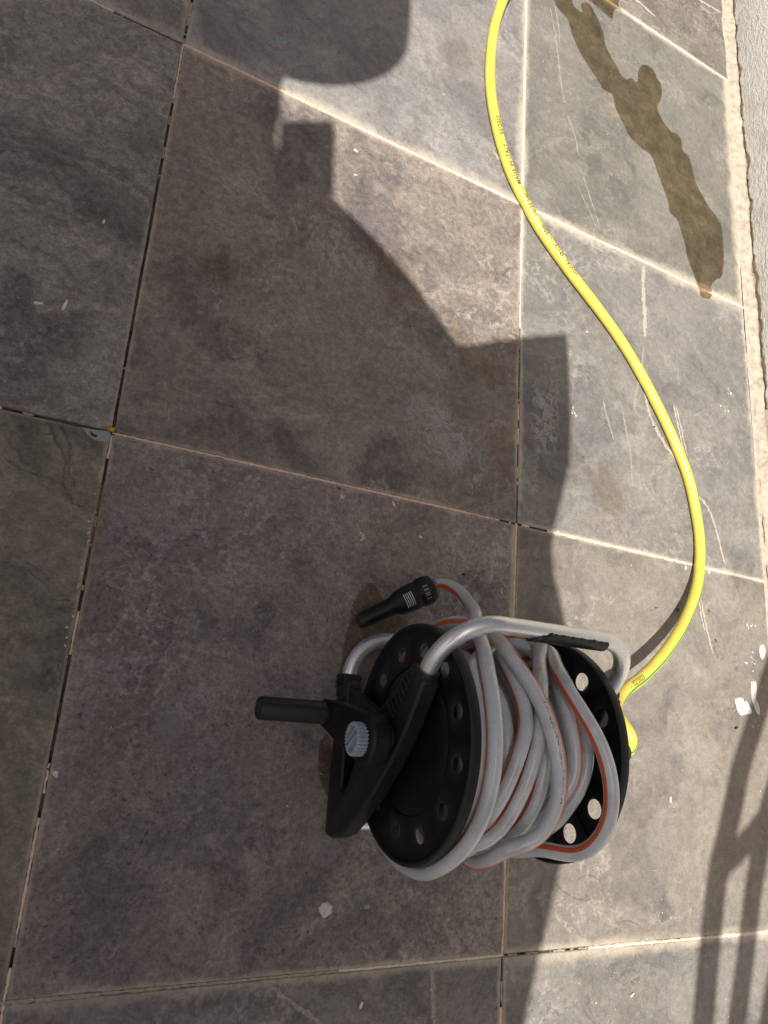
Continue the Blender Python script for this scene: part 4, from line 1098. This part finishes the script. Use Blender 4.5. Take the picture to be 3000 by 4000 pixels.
# nozzle
nd_ = (NTIP - NC); NL = np.linalg.norm(nd_)
noz = cyl('nozzle', NC, NTIP, .0125, M_PLA, None, 32, rings=[(t_, r_ * 1.2) for t_, r_ in [(-.02, .0095), (0, .0145), (.05, .0158), (.17, .0162), (.2, .0150), (.215, .0150), (.23, .0158), (.36, .0152), (.46, .0142), (.50, .0122), (.53, .0105), (.56, .0100), (.8, .0092), (.93, .0088), (.985, .0082), (1.0, .0068), (.985, .0055), (.95, .005)]]); hc(noz)
NT2 = nd_ / NL; vv = np.array([0, 0, 1.0]); vv -= NT2 * (vv @ NT2); vv /= np.linalg.norm(vv); bb = np.cross(NT2, vv)
def nmark(t0, t1, a0, a1, r, mat, nm):
    V = []
    m = 6
    for t in (t0, t1):
        for q in range(m + 1):
            a = a0 + (a1 - a0) * q / m; V.append(NC + nd_ * t + (vv * math.cos(a) + bb * math.sin(a)) * r)
    hc(mesh(nm, V, [(q, q + 1, m + 2 + q, m + 1 + q) for q in range(m)], mat), noz)
for k in range(5): nmark(.30 + k * .024, .307 + k * .024, -.55, .55, .01865 - .00012 * k, M_WHITEINK, 'printed_line')
for k in range(8): nmark(.09, .15, -.5 + k * .13, -.47 + k * .13, .01955, M_WHITEINK, 'printed_line')
hc(cyl('coupling', NC - NT2 * .006, NC + NT2 * .001, .0112, M_STEEL, None, 24), noz)
# grip ribs of the collar
for q in range(20):
    a = 2 * PI * q / 20; c = np.cos(a) * vv + np.sin(a) * bb; tg = -np.sin(a) * vv + np.cos(a) * bb
    V = [NC + nd_ * t + c * r + tg * s_ for t in (.055, .165) for r in (.0185, .0200) for s_ in (-.0009, .0009)]
    hc(mesh('collar_rib', V, [(0, 1, 3, 2), (4, 6, 7, 5), (0, 4, 5, 1), (2, 3, 7, 6), (1, 5, 7, 3), (0, 2, 6, 4)], M_PLA), noz)

# ------------------------------------------------------------------ yellow hose
YR = .0093
yp = [(1118, -75, 0), (1103, -30, 0), (1084, 8, 0), (1068, 60, 0), (1060, 120, 0), (1059, 180, 0), (1066, 240, 0), (1082, 310, 0), (1106, 380, 0), (1136, 440, 0), (1166, 495, 0), (1201, 546, 0), (1241, 601, 0), (1291, 666, 0), (1341, 736, 0), (1386, 811, 0), (1425, 886, 0), (1459, 960, 0),
      (1486, 1030, 0), (1502, 1100, 0), (1511, 1160, .0005), (1512, 1215, .004), (1506, 1265, .014), (1489, 1318, .030), (1462, 1372, .050), (1425, 1424, .070), (1385, 1465, .087), (1355, 1488, .098)]
Y = [gd(x, y, YR + dz * .8) for x, y, dz in yp]
last = Y[-1]
Y += [np.array([.108, -.262, .104]), np.array([.086, -.279, .126]), np.array([.081, -.297, .147]), np.array([.085, -.310, .151]), np.array([.081, -.321, .152]), np.array([.072, AY, AZ]), np.array([.060, AY, AZ])]
YP = resample(np.array(Y), .005)
n = len(YP); sY = np.r_[0, np.cumsum(np.linalg.norm(np.diff(YP, axis=0), axis=1))]
yref = np.tile(np.array([0, 0, 1.0]), (n, 1)); yref[-10:] = [0, .5, .85]
# path runs from the top of the picture to the reel; stripe angle from the top of the hose, + to the right seen from above
ysg = np.interp(sY / sY[-1], [0, .45, .62, .70, .80, .9, 1], [90, 58, 34, 27, 22, 16, 40])
yho = empty('yellow_hose'); yho.location = tuple(gd(1487, 1030))
tag(yho, 'yellow garden hose with thin green stripe curving across the sunlit tiles to the reel', 'hose')
yl = Matrix.Translation(-Vector(yho.location))
def yc(o, parent=None):
    o.parent = parent or yho; o.matrix_parent_inverse = Matrix.Identity(4) if parent else yl; return o
Ty, Ny, By = frames(YP, yref)
wobble = 1 + smooth_noise(n, 5, .012, 31)
wobble[-9:] *= np.linspace(1, .72, 9)
yt = yc(tube('hose_tube', YP, YR, M_YEL, None, 24, ref=yref, twist=np.radians(ysg) * -1, rscale=wobble))
yc(cyl('connector', (.048, AY, AZ), (.072, AY, AZ), .0125, M_PLA, None, 24, rings=[(0, .0145), (.2, .0135), (.3, .0145), (.4, .0135), (.5, .0145), (.6, .0135), (.7, .0142), (1, .0125)]))
# print along the hose
def text_on_hose(body, s0, size, lean, length=None):
    """reads from the reel outward; s0 = arc position of the first letter, measured from the top end"""
    cu = bpy.data.curves.new('lettering', 'FONT'); cu.body = body; cu.size = size; cu.resolution_u = 2; cu.offset = size * .018; cu.space_character = 1.1
    to = bpy.data.objects.new('lettering', cu); COL.objects.link(to)
    dg = bpy.context.evaluated_depsgraph_get(); me = bpy.data.meshes.new_from_object(to.evaluated_get(dg))
    bpy.data.objects.remove(to)
    bm = bmesh.new(); bm.from_mesh(me)
    bmesh.ops.triangulate(bm, faces=bm.faces[:])
    for _ in range(4):
        le = [e_ for e_ in bm.edges if e_.calc_length() > .0012]
        if not le: break
        bmesh.ops.subdivide_edges(bm, edges=le, cuts=1); bmesh.ops.triangulate(bm, faces=bm.faces[:])
    kx = length / max(v.co.x for v in bm.verts) if length else 1
    for v in bm.verts:
        s_ = s0 - v.co.x * kx; h = v.co.y - size * .35
        k = np.clip(np.searchsorted(sY, s_) - 1, 0, n - 2); f_ = (s_ - sY[k]) / (sY[k + 1] - sY[k])
        p = YP[k] * (1 - f_) + YP[k + 1] * f_; T = Ty[k] * (1 - f_) + Ty[k + 1] * f_; N = Ny[k] * (1 - f_) + Ny[k + 1] * f_
        T = T / np.linalg.norm(T); N = N - T * (N @ T); N /= np.linalg.norm(N)
        left = np.cross(N, -T)          # left of the reading direction
        a = h / YR + lean
        rr = YR * (wobble[k] * (1 - f_) + wobble[k + 1] * f_) + .00025
        v.co = Vector(p + N * rr * math.cos(a) + left * rr * math.sin(a))
    me2 = bpy.data.meshes.new('lettering'); bm.to_mesh(me2); bm.free()
    o = link('lettering', me2, M_INK); yc(o); return o
def arc_at(x, y):
    g_ = gd(x, y, YR); return sY[np.argmin(np.linalg.norm(YP - g_, axis=1))]
sJ, sE = arc_at(1250, 585), arc_at(1074, 258)
txt = 'JOVIAL  \u00d81/2"  -  50m  -  10/30 bar  -  MADE IN ITALY  -  02/2023'
size = .0112
o = text_on_hose(txt, sJ, size, .1, sJ - sE)
s2 = arc_at(1352, 1490)
text_on_hose('-  02/2023', sY[np.argmin(np.linalg.norm(YP - Y[27], axis=1))] + .004, size, .45, .042)
# the finished scene keeps everything where it stands
bpy.context.view_layer.update()
